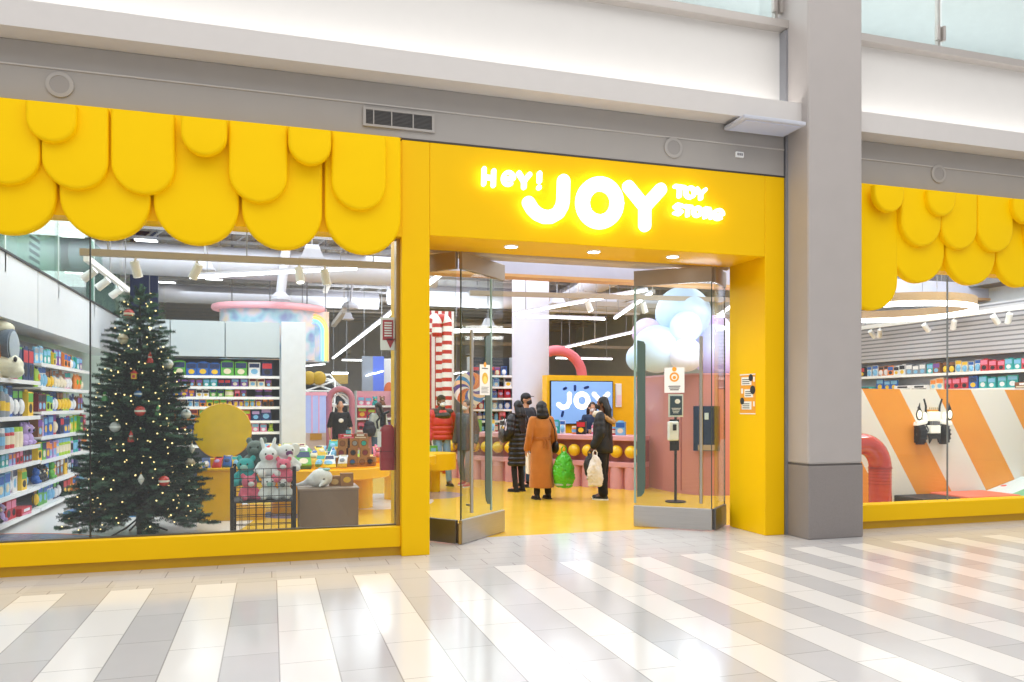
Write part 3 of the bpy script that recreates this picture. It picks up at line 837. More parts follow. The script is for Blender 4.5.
def shelf_unit(nm, label, loc, rz, W, D, levels, top, mt=WHITE, strip=True, sides=True, back=None, clip=None):
    t = root(nm, label, 'shelving', loc, rz)
    def b(x0, x1, y0, y1, z0, z1, name, mm): return MB().box(x0, x1, y0, y1, z0, z1).build(name, mm, t, world=False)
    b(0, W, D - .03, D, 0, top, 'back_panel', back or LGREY)
    for z in levels:
        s = b(0, W, 0, D - .03, z - .03, z, 'shelf_board', mt)
        if strip:
            q = MB().box(0, W, -.012, -.001, z - .045, z + .01).build('price_rail', WHITEG, s, world=False)
    if sides:
        b(-.025, 0, 0, D, 0, top, 'side_panel', LGREY); b(W, W + .025, 0, D, 0, top, 'side_panel', LGREY)
    return t
def fill(loc, rz, W, levels, gaps, kinds, label, group, smin=.85, smax=1.15, skip=None, y=.13, dens=1.0, hue=None):
    c, s = math.cos(rz), math.sin(rz); n = len(levels)
    lv = sorted(levels, reverse=True)
    for li, z in enumerate(lv):
        x = .03; i = 0
        gap = gaps[li] if isinstance(gaps, (list, tuple)) else gaps
        kd = kinds[li % len(kinds)]; run = 0
        while True:
            if run <= 0:
                kind = R.choice(kd); col = R.choice(hue or COLS); run = R.choice((1, 1, 2, 2, 3))
            run -= 1
            if run and R.random() < .5: col = R.choice(hue or COLS)
            w, h = KW[kind]
            f = min((gap - .015) / h * R.uniform(.8, 1.0), 1.75 if kind != 'board_game' else 1.3)
            fx = min(f, 1.25) * R.uniform(.92, 1.08)
            if x + w * fx > W - .02: break
            lx = x + w * fx / 2; x += w * fx + R.uniform(.008, .03) / dens
            if R.random() > .97: continue
            p = (loc[0] + c * lx - s * y, loc[1] + s * lx + c * y, loc[2] + z + .001)
            if skip and skip(p): continue
            put_goods(kind, col, p, rz + R.uniform(-.06, .06), (fx, min(fx, 1.), f), label(col, kind, ORD[min(i, len(ORD) - 1)], ORD[li]), group); i += 1

# side wall rack (faces +X), runs back from the window
LA = [.12, .45, .82, 1.05, 1.46, 1.95]; LB = [.12, .46, .80, 1.15, 1.52, 1.88, 2.23]
shelf_unit('shelf_rack', 'white toy shelving along the side wall nearest the window', (-3.2, 10.3, 0), PI / 2, 2.55, .55, LA, 2.62, back=M('rack_grey', '8F959C', .6), sides=False)
shelf_unit('shelf_rack.001', 'white toy shelving along the side wall behind the tree', (-3.2, 12.9, 0), PI / 2, 3.3, .55, LB, 2.62, back=M('rack_grey', '8F959C', .6), sides=False)
BOX = ['toy_box', 'picture_book', 'toy_pack', 'toy_box']
fill((-3.2, 10.95, 0), PI / 2, 1.9, LA, [.62, .45, .37, .22, .36, .32], [['soft_toy', 'toy_box'], ['toy_pack', 'toy_box', 'play_bottle'], ['toy_jar', 'toy_bag', 'soft_toy'], ['picture_book', 'toy_box'], BOX, ['soft_toy', 'toy_box', 'board_game']],
     lambda c, k, i, s: '%s %s, %s from the window, %s shelf down, side rack nearest the window' % (c, WORDS[k], i, s), 'toys on the side rack nearest the window', 1.0, 1.35, y=.11)
fill((-3.2, 12.95, 0), PI / 2, 3.2, LB, [.3, .34, .33, .35, .33, .32, .33], [BOX, ['toy_pack', 'toy_bag'], ['toy_pack', 'toy_box'], BOX, ['toy_box', 'toy_jar', 'soft_toy'], ['soft_toy', 'picture_book'], BOX],
     lambda c, k, i, s: '%s %s, %s from the window, %s shelf down, side rack behind the tree' % (c, WORDS[k], i, s), 'toys on the side rack behind the tree', 1.0, 1.3, y=.11)
# white panels above the side rack
for i, (ya, yb) in enumerate(((8.7, 12.75), (12.78, 16.38), (16.41, 19.4))):
    struct('trim_%d' % (24 + i), MB().box(-3.75, -3.2, ya, yb, 2.72, 3.54), M('white_cladding', 'DDE0E4', .4, noise=.03))
struct('trim_27', MB().box(-3.23, -3.17, 8.7, 19.4, 3.54, 3.565), CHAR)
struct('window_7', MB().box(-3.22, -3.205, 8.7, 19.2, 3.565, 4.7), GLASSG)
for i, y in enumerate((11.3, 13.9, 16.5)):
    struct('trim_%d' % (60 + i), MB().box(-3.26, -3.2, y, y + .05, 3.3, 4.75), M('mint_post', 'C5D3CC', .3))
# mint column and striped vent panel on wall_left
struct('trim_28', MB().box(-3.9, -3.5, 12.9, 13.5, 3.55, 5.6), WHITE)
k = NT('louvre'); X, Y, Z = k.xyz()[:3]
k.l(k.mix(k.math('LESS_THAN', k.math('FRACT', k.math('DIVIDE', Z, .12)), .5), lin('E4EAEE'), lin('51606C')), k.b.inputs['Base Color'])
struct('trim_29', MB().box(-3.94, -3.88, 13.9, 15.6, 3.9, 5.2), k.m)
# navy panels far behind the track
for i, (xa, xb) in enumerate(((130, 149), (150, 158))):
    a = at(xa, 240, 19.5); b = at(xb, 240, 19.5)
    struct('trim_%d' % (30 + i), MB().box(a.x, b.x, 19.5, 19.6, 2.5, 5.6), M('navy_panel', '33508F' if i else '22306A', .5))
# big cream plush on top of the near rack
def plush(nm, label, loc, rz, mb, mats, cat='soft toy', voxel=.016, extras=()):
    t = root(nm, label, cat, loc, rz)
    o = link_mesh('body', blob(mb, mats, voxel, 2, 'body'), t)
    for (n2, m2, mt) in extras: m2.build(n2, mt, t, smooth=True, world=False)
    return t
FUR = lambda n, c: M('plush_' + n, c, .9, noise=.12, nscale=40, bump=.25, bscale=120, sheen=.3)
b = MB(); b.ell((0, 0, .18), (.30, .26, .18)); b.ell((-.02, .0, .22), (.26, .24, .18)); b.ell((.2, -.05, .1), (.12, .1, .09))
e1 = MB(); e1.ring_loft([[Vector((-.05 + s * (.12 * i / 4 - .0), r * math.cos(a), .42 + r * math.sin(a) * .9)) for a in [2 * PI * q / 20 for q in range(20)]] for i, (s, r) in enumerate(((0, .12), (1, .16), (1, .2), (1.2, .24), (1.9, .25)))])
e2 = MB(); e2.ell((.19, 0, .42), (.015, .22, .2)); e3 = MB(); e3.ell((-.02, .05, .66), (.2, .2, .1)); e4 = MB(); e4.ell((.24, -.14, .25), (.02, .03, .035))
plush('giant_plush', 'giant cream and slate plush animal on top of the side rack nearest window', (-3.34, 11.5, 1.951), 0, b, FUR('cream', 'E3DEC6'), extras=(('hat', e1, FUR('slate', '5B6B7E')), ('hat_rim', e2, FUR('mist', '9AA6B0')), ('hat_top', e3, FUR('cream', 'E3DEC6')), ('eye', e4, BLACK)))

# rear rack (faces the window) with two grey panels above and white pillar
LC = [.45, .80, 1.06, 1.29, 1.58, 1.78, 1.99, 2.21]
shelf_unit('shelf_rack.002', 'white toy shelving at the rear beside the white square pillar', (-1.95, 17.0, 0), 0, 2.12, .45, LC, 2.58, back=M('rack_back', '5E6670', .6))
fill((-1.9, 17.0, 0), 0, 2.05, [1.06, 1.29, 1.58, 1.78, 1.99, 2.21], [.36, .21, .21, .2, .29, .22], [['toy_box', 'picture_book', 'toy_box'], ['picture_book', 'toy_box'], ['toy_box', 'toy_box', 'toy_jar'], ['toy_box', 'toy_pack'], ['toy_box', 'picture_book'], ['soft_toy', 'toy_box']],
     lambda c, k, i, s: '%s %s, %s from the tree, %s shelf down, rear rack' % (c, WORDS[k], i, s), 'toys on the rear rack', 1.0, 1.25, y=.1)
for i, (xa, xb) in enumerate(((-2.9, -1.93), (-1.91, -.90), (-.88, .17))):
    struct('trim_%d' % (32 + i), MB().box(xa, xb, 16.92, 17.4, 2.60, 3.32), M('grey_panel', 'BCC6CB', .25, noise=.03))
struct('column.003', MB().box(.2, .69, 16.85, 17.4, 0, 3.34), M('pillar_white', 'D5D9DE', .4), bevel=.01)

# ================================================================== CHRISTMAS TREE
TX, TY, TH_ = -1.57, 10.75, 3.05
tr = root('christmas_tree', 'tall dark green artificial christmas tree standing in the window', 'christmas tree', (TX, TY, 0))
m = MB(); m.tube([(TX, TY, 0), (TX, TY, 1.2), (TX, TY, TH_ - .1)], [.035, .03, .012], 10); m.build('trunk', M('tree_trunk', '2B2A22', .8), tr, smooth=True)
m = MB()
for a in range(4):
    an = a * PI / 2 + .5; m.tube([(TX, TY, .22), (TX + .16 * math.cos(an), TY + .16 * math.sin(an), .1), (TX + .34 * math.cos(an), TY + .34 * math.sin(an), .012)], .012, 8)
m.cyl((TX, TY, .1), (TX, TY, .3), .045, seg=12); m.build('stand', CHAR, tr, smooth=True)
T = random.Random(3)
leaf = MB(); TIPS = []
def sprig(p, d, L, w):
    """flat needle sprig: double row of needles along d"""
    d = d.normalized(); s = d.cross(Vector((T.uniform(-.3, .3), T.uniform(-.3, .3), 1)))
    if s.length < .01: s = Vector((1, 0, 0))
    s.normalize(); u = s.cross(d)
    n = max(5, int(L / .019))
    vs = []; fs = []
    for i in range(n):
        f = i / n; c = p + d * L * f
        for q5 in range(5):
            ln = w * (1 - .35 * f) * T.uniform(.8, 1.2); a5 = 1.2566 * q5 + i * .9
            dirv = (d * .8 + s * math.cos(a5) + u * math.sin(a5)).normalized()
            dv = dirv * ln; t2 = d * .008
            k0 = len(vs); vs += [c - t2, c + t2, c + dv]; fs.append((k0, k0 + 1, k0 + 2))
    k0 = len(vs); q = s * .004
    vs += [p - q, p + q, p + d * L]; fs.append((k0, k0 + 1, k0 + 2))
    leaf.add(vs, fs, 0 if T.random() < .7 else 1)
NB = 380
for i in range(NB):
    f = ((i + .5) / NB) ** .62                  # 0 top .. 1 bottom, more branches low
    z = TH_ - .06 - f * (TH_ - .30)
    rad = (.12 + .67 * f ** .90) * T.uniform(.80, 1.12)
    an = i * 2.39996 + T.uniform(-.25, .25)
    dr = Vector((math.cos(an), math.sin(an), 0))
    p0 = Vector((TX, TY, z + .06 * f)); droop = -.16 - .24 * f + (.5 * (1 - f) ** 3)
    L = rad
    pts = [p0 + dr * L * t + Vector((0, 0, droop * L * t + .16 * L * t * t)) for t in (0, .35, .7, 1.0)]
    TIPS.append((pts[2], f)); TIPS.append((pts[3], f))
    nst = max(2, int(L / .085))
    for j in range(nst + 1):
        t = .12 + .88 * j / nst
        a = min(2, int(t * 3 - 1e-6)); tt = t * 3 - a
        bp = pts[a].lerp(pts[a + 1], tt)
        for sg in (-1, 1):
            sd = Vector((-dr.y, dr.x, 0)) * sg
            sprig(bp, dr * .9 + sd * T.uniform(.5, 1.0) + Vector((0, 0, T.uniform(-.12, .25))), T.uniform(.10, .18) * (1.0 if L > .25 else .75), .046)
    sprig(pts[3] - dr * .05, dr + Vector((0, 0, .1)), .15, .045)
for j in range(12):
    an = j * 2.4; sprig(Vector((TX, TY, TH_ - .16 + .012 * j)), Vector((math.cos(an) * .5, math.sin(an) * .5, .9)), .14, .045)
o = leaf.build('foliage', [M('needle_dark', '1C3A2C', .6, noise=.3, spec=.25), M('needle_light', '567E66', .6, noise=.3, spec=.25)], tr)
o['kind'] = 'stuff'
m = MB()
bulbs = [p + Vector((T.uniform(-.03, .03), T.uniform(-.03, .03), .02)) for p, f in TIPS if T.random() < .42 and p.y < TY + .15]
bulbs += [p + Vector((T.uniform(-.15, .15), T.uniform(-.15, .15), T.uniform(-.1, .1))) for p, f in TIPS if T.random() < .05 and p.y < TY]
for p in bulbs: m.ell(p, .0095, 6, 4)
bl = M('fairy_light', 'FFDF95', .4, em=3, noise=0)
bl.cycles.emission_sampling = 'NONE'
o = m.build('fairy_lights', bl, None); tag(o, 'warm white fairy lights strung all over the christmas tree', 'fairy lights', kind='stuff')
# ornaments
ORN = [(129, 314, 'red_white', 'red and white bauble near the tree top'), (123, 339, 'cream_disc', 'cream patterned bauble on the tree, below the top red one'), (150, 358, 'santa', 'small red santa figure hanging high on the tree'),
       (168, 364, 'silver', 'silver ring bauble high on the tree towards the rack'), (134, 375, 'yellow_red', 'small yellow and red lantern ornament on the tree'), (105, 396, 'green', 'green elf ornament near the side rack edge of the tree'),
       (140, 411, 'red_white', 'red and white bauble in the middle of the tree'), (158, 411, 'green', 'small green ornament right of the middle red bauble'), (186, 414, 'silver', 'silver bauble on the tree edge beside the yellow disc'),
       (115, 427, 'silver', 'pale silver bauble pair low on the tree towards the side rack'), (131, 437, 'santa', 'hanging gnome ornament below the tree middle'), (192, 447, 'white_drop', 'white drop ornament low on the tree beside the yellow disc'),
       (190, 463, 'cream_disc', 'cream bauble low on the tree edge beside the yellow disc'), (141, 478, 'white_drop', 'white drop ornament low in the tree centre'), (164, 481, 'red_white', 'lowest red and white bauble on the tree'), (138, 394, 'blue', 'small blue ornament above the middle red bauble')]
OC = {'red_white': ('C53A30', 'EDE6DC'), 'cream_disc': ('DAD3BE', 'B5AA8E'), 'santa': ('B9332E', 'F0E8DE'), 'silver': ('C3CDD0', 'E9EFF0'), 'yellow_red': ('E9B62C', 'C8372D'), 'green': ('4FA15C', 'D9E6C9'), 'white_drop': ('E5E7E4', 'B9C1BF'), 'blue': ('2D6FB5', 'C7D8EA')}
for px, py, kd, lab in ORN:
    zz = at(px, py, TY).z; f = (TH_ - zz) / TH_; rr_ = .12 + .65 * f ** .90
    xx = at(px, py, TY - .6 * rr_).x
    dx = xx - TX; yy = TY - math.sqrt(max(.02, (rr_ * 1.07) ** 2 - dx * dx))
    p = at(px, py, yy)
    t = root('ornament', lab, 'ornament', p - Vector((0, 0, .055)), group='ornaments on the christmas tree')
    c1_, c2_ = OC[kd]; m1 = M('orn_' + kd + '_a', c1_, .25, coat=.4); m2 = M('orn_' + kd + '_b', c2_, .35)
    if kd in ('santa', 'green'):
        mm = MB(); mm.lathe([(.035, -.06), (.04, -.03), (.025, .0), (.012, .005)], p, 14); mm.build('body', m1, t, smooth=True)
        MB().ell(p + Vector((0, 0, .012)), .022, 12, 8).build('head', m2, t, smooth=True)
        mm = MB(); mm.lathe([(.025, .02), (.018, .045), (.003, .075)], p, 12); mm.build('hat', m1, t, smooth=True)
    elif kd == 'white_drop':
        mm = MB(); mm.lathe([(.003, -.08), (.03, -.04), (.036, -.01), (.02, .02), (.006, .045)], p, 14); mm.build('body', m1, t, smooth=True)
        mm = MB(); mm.lathe([(.037, -.018), (.037, -.006)], p, 14); mm.build('band', m2, t)
    elif kd == 'yellow_red':
        mm = MB(); mm.box(p.x - .03, p.x + .03, p.y - .03, p.y + .03, p.z - .05, p.z + .02); mm.build('body', m1, t, bevel=.004)
        mm = MB(); mm.lathe([(.05, .02), (.03, .035), (.004, .06)], p, 4); mm.build('roof', m2, t)
        MB().box(p.x - .015, p.x + .015, p.y - .032, p.y + .03, p.z - .035, p.z + .0).build('door_window', m2, t)
    else:
        r = .062 if kd != 'blue' else .045
        MB().ell(p, r, 20, 14).build('ball', m1, t, smooth=True)
        mm = MB(); mm.lathe([(r * 1.005, -.012), (r * 1.012, 0), (r * 1.005, .012)], p, 20); mm.build('band', m2, t, smooth=True)
    mm = MB(); mm.cyl(p + Vector((0, 0, .045)), p + Vector((0, 0, .062)), .01, seg=8); mm.tube([p + Vector((0, 0, .06)), p + Vector((0, .03, .075)), p + Vector((0, .09, .075))], .0025, 5)
    mm.build('hook', BRASS, t)

# ================================================================== WINDOW DISPLAY
# black wire-grid bin
bx0, bx1, by0, by1 = -.41, .25, 9.15, 9.75
t = root('wire_bin', 'black wire grid bin full of plush toys behind the window', 'bin', ((bx0 + bx1) / 2, (by0 + by1) / 2, 0))
for (x, y) in ((bx0, by0), (bx1, by0), (bx0, by1), (bx1, by1)):
    MB().box(x - .02, x + .02, y - .02, y + .02, 0, .93).build('post', BLACK, t)
def gridp(p0, du, W, nm, n=8):
    mm = MB(); du = Vector(du); p0 = Vector(p0)
    for i in range(1, n):
        c = p0 + du * W * i / n; mm.cyl(c + Vector((0, 0, .10)), c + Vector((0, 0, .91)), .0035, seg=5)
    for j in range(9):
        z = .10 + .81 * j / 8; mm.cyl(p0 + Vector((0, 0, z)), p0 + du * W + Vector((0, 0, z)), .0045, seg=5)
    mm.build(nm, BLACK, t)
gridp((bx0, by0, 0), (1, 0, 0), bx1 - bx0, 'grid_panel'); gridp((bx0, by1, 0), (1, 0, 0), bx1 - bx0, 'grid_panel')
gridp((bx0, by0, 0), (0, 1, 0), by1 - by0, 'grid_panel', 6); gridp((bx1, by0, 0), (0, 1, 0), by1 - by0, 'grid_panel', 6)
m = MB(); m.box(bx0, bx1, by0, by1, .535, .55); m.build('floor_tray', CHAR, t)
def toy_bear(label, loc, rz, col, col2, s=1.0, ears='round', tilt=0, nm='plush_toy'):
    b = MB(); b.ell((0, 0, .10 * s), (.115 * s, .10 * s, .105 * s)); b.ell((0, -.03 * s, .245 * s), (.105 * s, .095 * s, .09 * s))
    for sx in (-1, 1):
        b.capsule((sx * .09 * s, -.02 * s, .14 * s), (sx * .14 * s, -.09 * s, .08 * s), .035 * s, .03 * s)
        b.capsule((sx * .06 * s, -.04 * s, .045 * s), (sx * .09 * s, -.14 * s, .04 * s), .042 * s, .04 * s)
        if ears == 'round': b.ell((sx * .08 * s, 0, .33 * s), (.035 * s, .022 * s, .038 * s))
        elif ears == 'long': b.capsule((sx * .045 * s, 0, .32 * s), (sx * .075 * s, .02, .43 * s), .025 * s, .02 * s)
        elif ears == 'big': b.ell((sx * .13 * s, .02 * s, .26 * s), (.075 * s, .02 * s, .085 * s))
    if ears == 'big': b.capsule((0, -.11 * s, .23 * s), (0, -.16 * s, .12 * s), .03 * s, .02 * s)
    ex = MB(); ex.ell((0, -.115 * s, .225 * s), (.045 * s, .03 * s, .034 * s))
    ey = MB()
    for sx in (-1, 1): ey.ell((sx * .04 * s, -.118 * s, .265 * s), .011 * s, 8, 6)
    return plush(nm, label, loc, rz, b, FUR(col[0], col[1]), extras=(('muzzle', ex, FUR(col2[0], col2[1])), ('eye', ey, BLACK)), voxel=.012)
CW = ('white', 'E9ECEC'); CT = ('teal', '37A9A8'); CP = ('pink', 'E26C86'); CG = ('grey', '66756F'); CM = ('mint', '9CC9C0'); CU = ('purple', '6F3B70')
toy_bear('teal plush bear in the wire bin beside the post nearest the tree', (-.27, 9.45, .70), -.2, CT, CM, .95)
toy_bear('pink round plush low in the wire bin below the teal bear', (-.24, 9.33, .551), .3, CP, CW, .82)
toy_bear('dark grey-green plush sitting at the top back of the wire bin', (-.16, 9.56, .86), -.2, CG, CG, 1.05)
toy_bear('white plush lamb upright at the top of the wire bin', (-.03, 9.42, .80), .1, CW, CP, 1.0, 'long')
toy_bear('white and mint plush elephant at the top of the wire bin', (.16, 9.48, .85), .4, CW, CU, .95, 'big')
toy_bear('hot pink plush high in the wire bin near the plinth', (.14, 9.34, .74), -.1, CP, CW, .8)
toy_bear('white plush low in the middle of the wire bin', (-.03, 9.32, .551), .2, CW, CM, .78)
toy_bear('white plush low in the wire bin at the plinth corner', (.15, 9.32, .551), -.3, CW, CG, .72)
# plinth
px0, px1, py0, py1 = .31, .99, 9.4, 9.95
t = root('display_plinth', 'taupe box plinth behind the window beside the wire bin', 'plinth', ((px0 + px1) / 2, (py0 + py1) / 2, 0))
MB().box(px0, px1, py0, py1, 0, .625).build('box', TAUPE, t, bevel=.006)
MB().box(px0 - .01, px1 + .01, py0 - .01, py1 + .01, .625, .645).build('lid', M('taupe_top', 'A08E80', .45), t)
# white whale plush
b = MB(); b.ell((0, 0, .105), (.14, .13, .11)); b.ell((-.06, .0, .08), (.12, .1, .08)); b.capsule((-.12, .02, .06), (-.26, .02, .03), .05, .02); b.capsule((-.26, .02, .03), (-.34, -.04, .03), .02, .012); b.capsule((-.26, .02, .03), (-.34, .08, .03), .02, .012); b.capsule((.02, -.11, .06), (-.05, -.18, .02), .03, .015)
e1 = MB(); e1.ell((.015, -.125, .10), (.016, .008, .007)); e2 = MB(); e2.ell((.06, -.02, .205), (.05, .05, .018)); e2.ell((.0, .04, .21), (.03, .03, .015))
plush('plush_whale', 'white plush whale lying on the taupe plinth', (.57, 9.62, .646), .1, b, FUR('white', 'E9ECEC'), extras=(('eye', e1, BLACK), ('patch', e2, FUR('mint', '9CC9C0'))))
for (x, y, w, h, lab, dot) in ((.735, 9.72, .062, .115, 'small plain brown carton on the plinth beside the whale', 'E9C079'), (.875, 9.66, .075, .15, 'brown carton with yellow figure on the plinth edge', 'F2C12E')):
    t = root('carton', lab, 'carton', (x, y, .646))
    MB().box(x - w, x + w, y - .06, y + .06, .646, .646 + h).build('box', KRAFT, t)
    mm = MB(); mm.prism([(x + .045 * math.cos(a), y - .064, .70 + .035 * math.sin(a) + (.02 if h > .13 else -.005)) for a in [2 * PI * i / 16 for i in range(16)]], (0, .005, 0)); mm.build('printed_figure', M('dot_' + dot, dot, .6), t)
    MB().box(x - w, x + w, y - .008, y + .008, .646 + h, .649 + h).build('tape', M('tape', 'C9A878', .4), t)

# fire extinguisher in its red cover on the inner side of the post
ex = root('fire_extinguisher', 'red covered fire extinguisher on the wall beside the yellow post', 'fire extinguisher', (1.185, 8.72, .9))
m = MB(); rg = []
for z, w, d in ((.90, .082, .07), (1.10, .085, .075), (1.115, .083, .073), (1.31, .085, .075), (1.37, .07, .06), (1.40, .045, .04)):
    rg.append([Vector((1.235 + w * (abs(math.cos(a)) ** .5) * (1 if math.cos(a) >= 0 else -1), 8.72 + d * (abs(math.sin(a)) ** .5) * (1 if math.sin(a) >= 0 else -1), z)) for a in [2 * PI * i / 24 for i in range(24)]])
m.ring_loft(rg); m.build('cover', M('red_vinyl', 'A3262B', .35), ex, smooth=True)
MB().box(1.115, 1.155, 8.638, 8.65, 1.16, 1.33).build('label_sheet', PAPER, ex)
MB().box(1.1, 1.27, 8.643, 8.65, 1.105, 1.113).build('seam', M('red_dark', '70181D', .5), ex)
m = MB(); m.cyl((1.185, 8.72, 1.38), (1.185, 8.72, 1.52), .034, seg=12); m.tube([(1.185, 8.72, 1.50), (1.14, 8.68, 1.60), (1.10, 8.66, 1.62)], .016, 8); m.tube([(1.185, 8.70, 1.52), (1.25, 8.68, 1.55)], .014, 8); m.tube([(1.16, 8.68, 1.5), (1.11, 8.66, 1.44), (1.12, 8.65, 1.36)], .012, 8); m.build('valve_handle', BLACK, ex, smooth=True)
MB().box(1.15, 1.285, 8.76, 8.80, 1.2, 1.26).build('bracket', STEELD, ex)
sgn_ = root('arrow_sign', 'white sign with red downward arrow above the fire extinguisher', 'sign', (1.195, 8.6, 2.22))
MB().box(1.14, 1.305, 8.595, 8.605, 2.22, 2.58).build('plate', PAPER, sgn_)
MB().box(1.15, 1.285, 8.605, 8.66, 2.3, 2.5).build('bracket', PAPER, sgn_)
MB().box(1.165, 1.28, 8.590, 8.596, 2.33, 2.55).build('arrow_shaft', M('sign_red', 'B02A30', .5), sgn_)
MB().prism([(1.198, 8.590, 2.345), (1.297, 8.590, 2.345), (1.2475, 8.590, 2.24)], (0, .006, 0)).build('arrow_head', MC['sign_red'], sgn_)
m = MB()
for j in range(6): m.box(1.182, 1.263, 8.586, 8.591, 2.37 + j * .028, 2.385 + j * .028)
m.build('lettering', PAPER, sgn_)

# ---- yellow display tables
def round_table(nm, label, cx, cy, rx, ry, h, bx, by):
    t = root(nm, label, 'display table', (cx, cy, 0))
    n = 48
    el = lambda a, b, z, k=1.0: [Vector((cx + a * math.cos(2 * PI * i / n), cy + b * math.sin(2 * PI * i / n), z)) for i in range(n)]
    MB().ring_loft([el(rx - .01, ry - .01, h - .16), el(rx, ry, h - .15), el(rx, ry, h - .01), el(rx - .012, ry - .012, h)]).build('tabletop', YELT, t, smooth=True)
    for (x, y, r) in bx:
        MB().cyl((x, y, 0), (x, y, h - .155), r, seg=32).build('pedestal', YELT, t, smooth=True)
    if by:
        MB().ring_loft([el(rx - .012, ry - .012, h), el(rx - .012, ry - .012, h + by), el(rx - .035, ry - .035, h + by), el(rx - .035, ry - .035, h + .004)], cap=False).build('rim', glass('amber_acrylic', (1, .8, .2), .6), t, smooth=True)
    return t
round_table('round_table', 'big round yellow display table heaped with packaged toys', .74, 12.4, 1.05, .85, .68, [(.3, 12.4, .3), (1.35, 12.6, .2)], .09)
t = root('display_table', 'yellow block table behind the tree and bin', 'display table', (-.7, 11.9, 0))
MB().box(-.98, -.42, 11.65, 12.4, 0, .70).build('block', YELT, t, bevel=.01)
MB().box(-1.0, -.40, 11.63, 12.42, .70, .74).build('top', YELT, t, bevel=.01)
struct('baseboard_left', MB().box(-.47, -.08, 11.6, 11.9, 0.002, .19), M('amber_step', 'E6AE1E', .4))
t = root('round_table.001', 'round yellow display table behind the yellow post', 'display table', (2.15, 13.6, 0))
MB().cyl((2.15, 13.6, .60), (2.15, 13.6, .74), .62, seg=40).build('tabletop', YELT, t, smooth=True)
MB().cyl((2.15, 13.6, 0), (2.15, 13.6, .60), .28, seg=32).build('pedestal', YELT, t, smooth=True)
# yellow table seen through the doorway (in front of the red jacket)
c = at(438, 470, 14.6)
t = root('round_table.002', 'round yellow table in front of the person in red jacket', 'display table', (c.x - .1, 14.5, 0))
MB().cyl((c.x - .1, 14.5, .42), (c.x - .1, 14.5, .72), .42, seg=36).build('tabletop', YELT, t, smooth=True)
MB().cyl((c.x - .1, 14.5, 0), (c.x - .1, 14.5, .42), .12, seg=24).build('pedestal', YELT, t, smooth=True)
# translucent yellow disc standing on the block table
t = root('round_display', 'big translucent yellow disc standing on the block table behind the tree', 'display', (-.64, 11.95, .74))
m = MB(); m.prism([(-.66 + .385 * math.cos(a), 11.95, 1.245 + .385 * math.sin(a)) for a in [2 * PI * i / 48 for i in range(48)]], (0, .03, 0))
m.build('disc', M('amber_disc', 'F2CF12', .2, noise=.15, nscale=6, coat=.5), t, smooth=True)
MB().box(-.9, -.5, 11.88, 12.05, .741, .86).build('foot', YELT, t, bevel=.01)
m = MB(); m.tube([(-.66 + .385 * math.cos(a), 11.965, 1.245 + .385 * math.sin(a)) for a in [2 * PI * i / 48 for i in range(48)]], .012, 6, closed=True); m.build('rim', M('amber_rim', 'D9A800', .3), t, smooth=True)
# colourful packs on the block table and round table
def table_goods(rows, label, group, kinds, tl=(.25, .9), hue=None, s=(.7, 1.05)):
    for ri, (x0, x1, y, z) in enumerate(rows):
        x = x0; i = 0
        while x < x1:
            kd = R.choice(kinds); col = R.choice(hue or COLS); f = R.uniform(*s); w = KW[kd][0] * f
            put_goods(kd, col, (x + w / 2, y + R.uniform(-.03, .03), z), R.uniform(-.5, .5), (f, f, f), label(col, kd, ORD[i], ri), group, -R.uniform(*tl) if kd not in ('soft_toy', 'toy_jar') else 0)
            x += w * R.uniform(.85, 1.1); i += 1
RN = ['front', 'middle', 'back']
table_goods([(-.92, -.50, 11.72, .742)], lambda c, k, i, r: '%s %s, %s from the tree on the yellow block table' % (c, WORDS[k], i), 'toys on the block table', ['toy_bag', 'toy_pack'], hue=['orange', 'yellow', 'red', 'blue'], s=(.6, .75))
table_goods([(.05, 0.98, 11.85, .69), (-.2, 1.0, 12.3, .69), (-.0, 1.3, 12.8, .69)], lambda c, k, i, r: '%s %s, %s from the tree, %s row, big round table' % (c, WORDS[k], i, RN[r]), 'toys heaped on the big round table',
            ['toy_bag', 'toy_pack', 'picture_book', 'toy_box'], hue=['white', 'yellow', 'sky blue', 'blue', 'green', 'orange', 'cream', 'lime', 'white'], s=(.75, 1.1))
table_goods([(.0, .98, 12.1, .83), (-.1, 1.0, 12.55, .86)], lambda c, k, i, r: '%s %s, %s from the tree, upper layer %s, big round table' % (c, WORDS[k], i, RN[r]), 'toys heaped on the big round table',
            ['toy_bag', 'toy_pack', 'picture_book'], hue=['white', 'yellow', 'sky blue', 'blue', 'green', 'cream', 'white', 'teal'], s=(.75, 1.0), tl=(.5, 1.1))
# kraft cubes with round windows stacked on the round table
def cube(loc, rz, s, col, label):
    t = root('toy_cube', label, 'toy box', loc, rz, 'brown toy cubes stacked on the round table')
    MB().box(-s / 2, s / 2, -s / 2, s / 2, 0, s).build('carton', KRAFT, t, world=False)
    h = s * .32
    for nm, r, y, mt in (('window_rim', h, -.503, M('kraft_dark', '6A4526', .7)), ('window', h * .78, -.51, pm(col))):
        m = MB(); m.prism([(r * math.cos(a), y * s, s * .5 + r * math.sin(a)) for a in [2 * PI * i / 20 for i in range(20)]], (0, .02 * s, 0)); m.build(nm, mt, t, world=False)
    m = MB(); m.prism([(-.5 * s - .003, -h * .8 + s * .0, s * .3), (-.5 * s - .003, h * .8, s * .3), (-.5 * s - .003, h * .8, s * .75), (-.5 * s - .003, -h * .8, s * .75)], (.004, 0, 0)); m.build('side_window', CHAR, t, world=False)
cs = .142
cols = ['black', 'blue', 'brown', 'black', 'maroon', 'black', 'maroon', 'brown', 'grey', 'teal', 'green']
rowsC = [[1.02, 1.175, 1.33, 1.475], [1.03, 1.185, 1.375], [1.05, 1.21, 1.355], ]
ci = 0
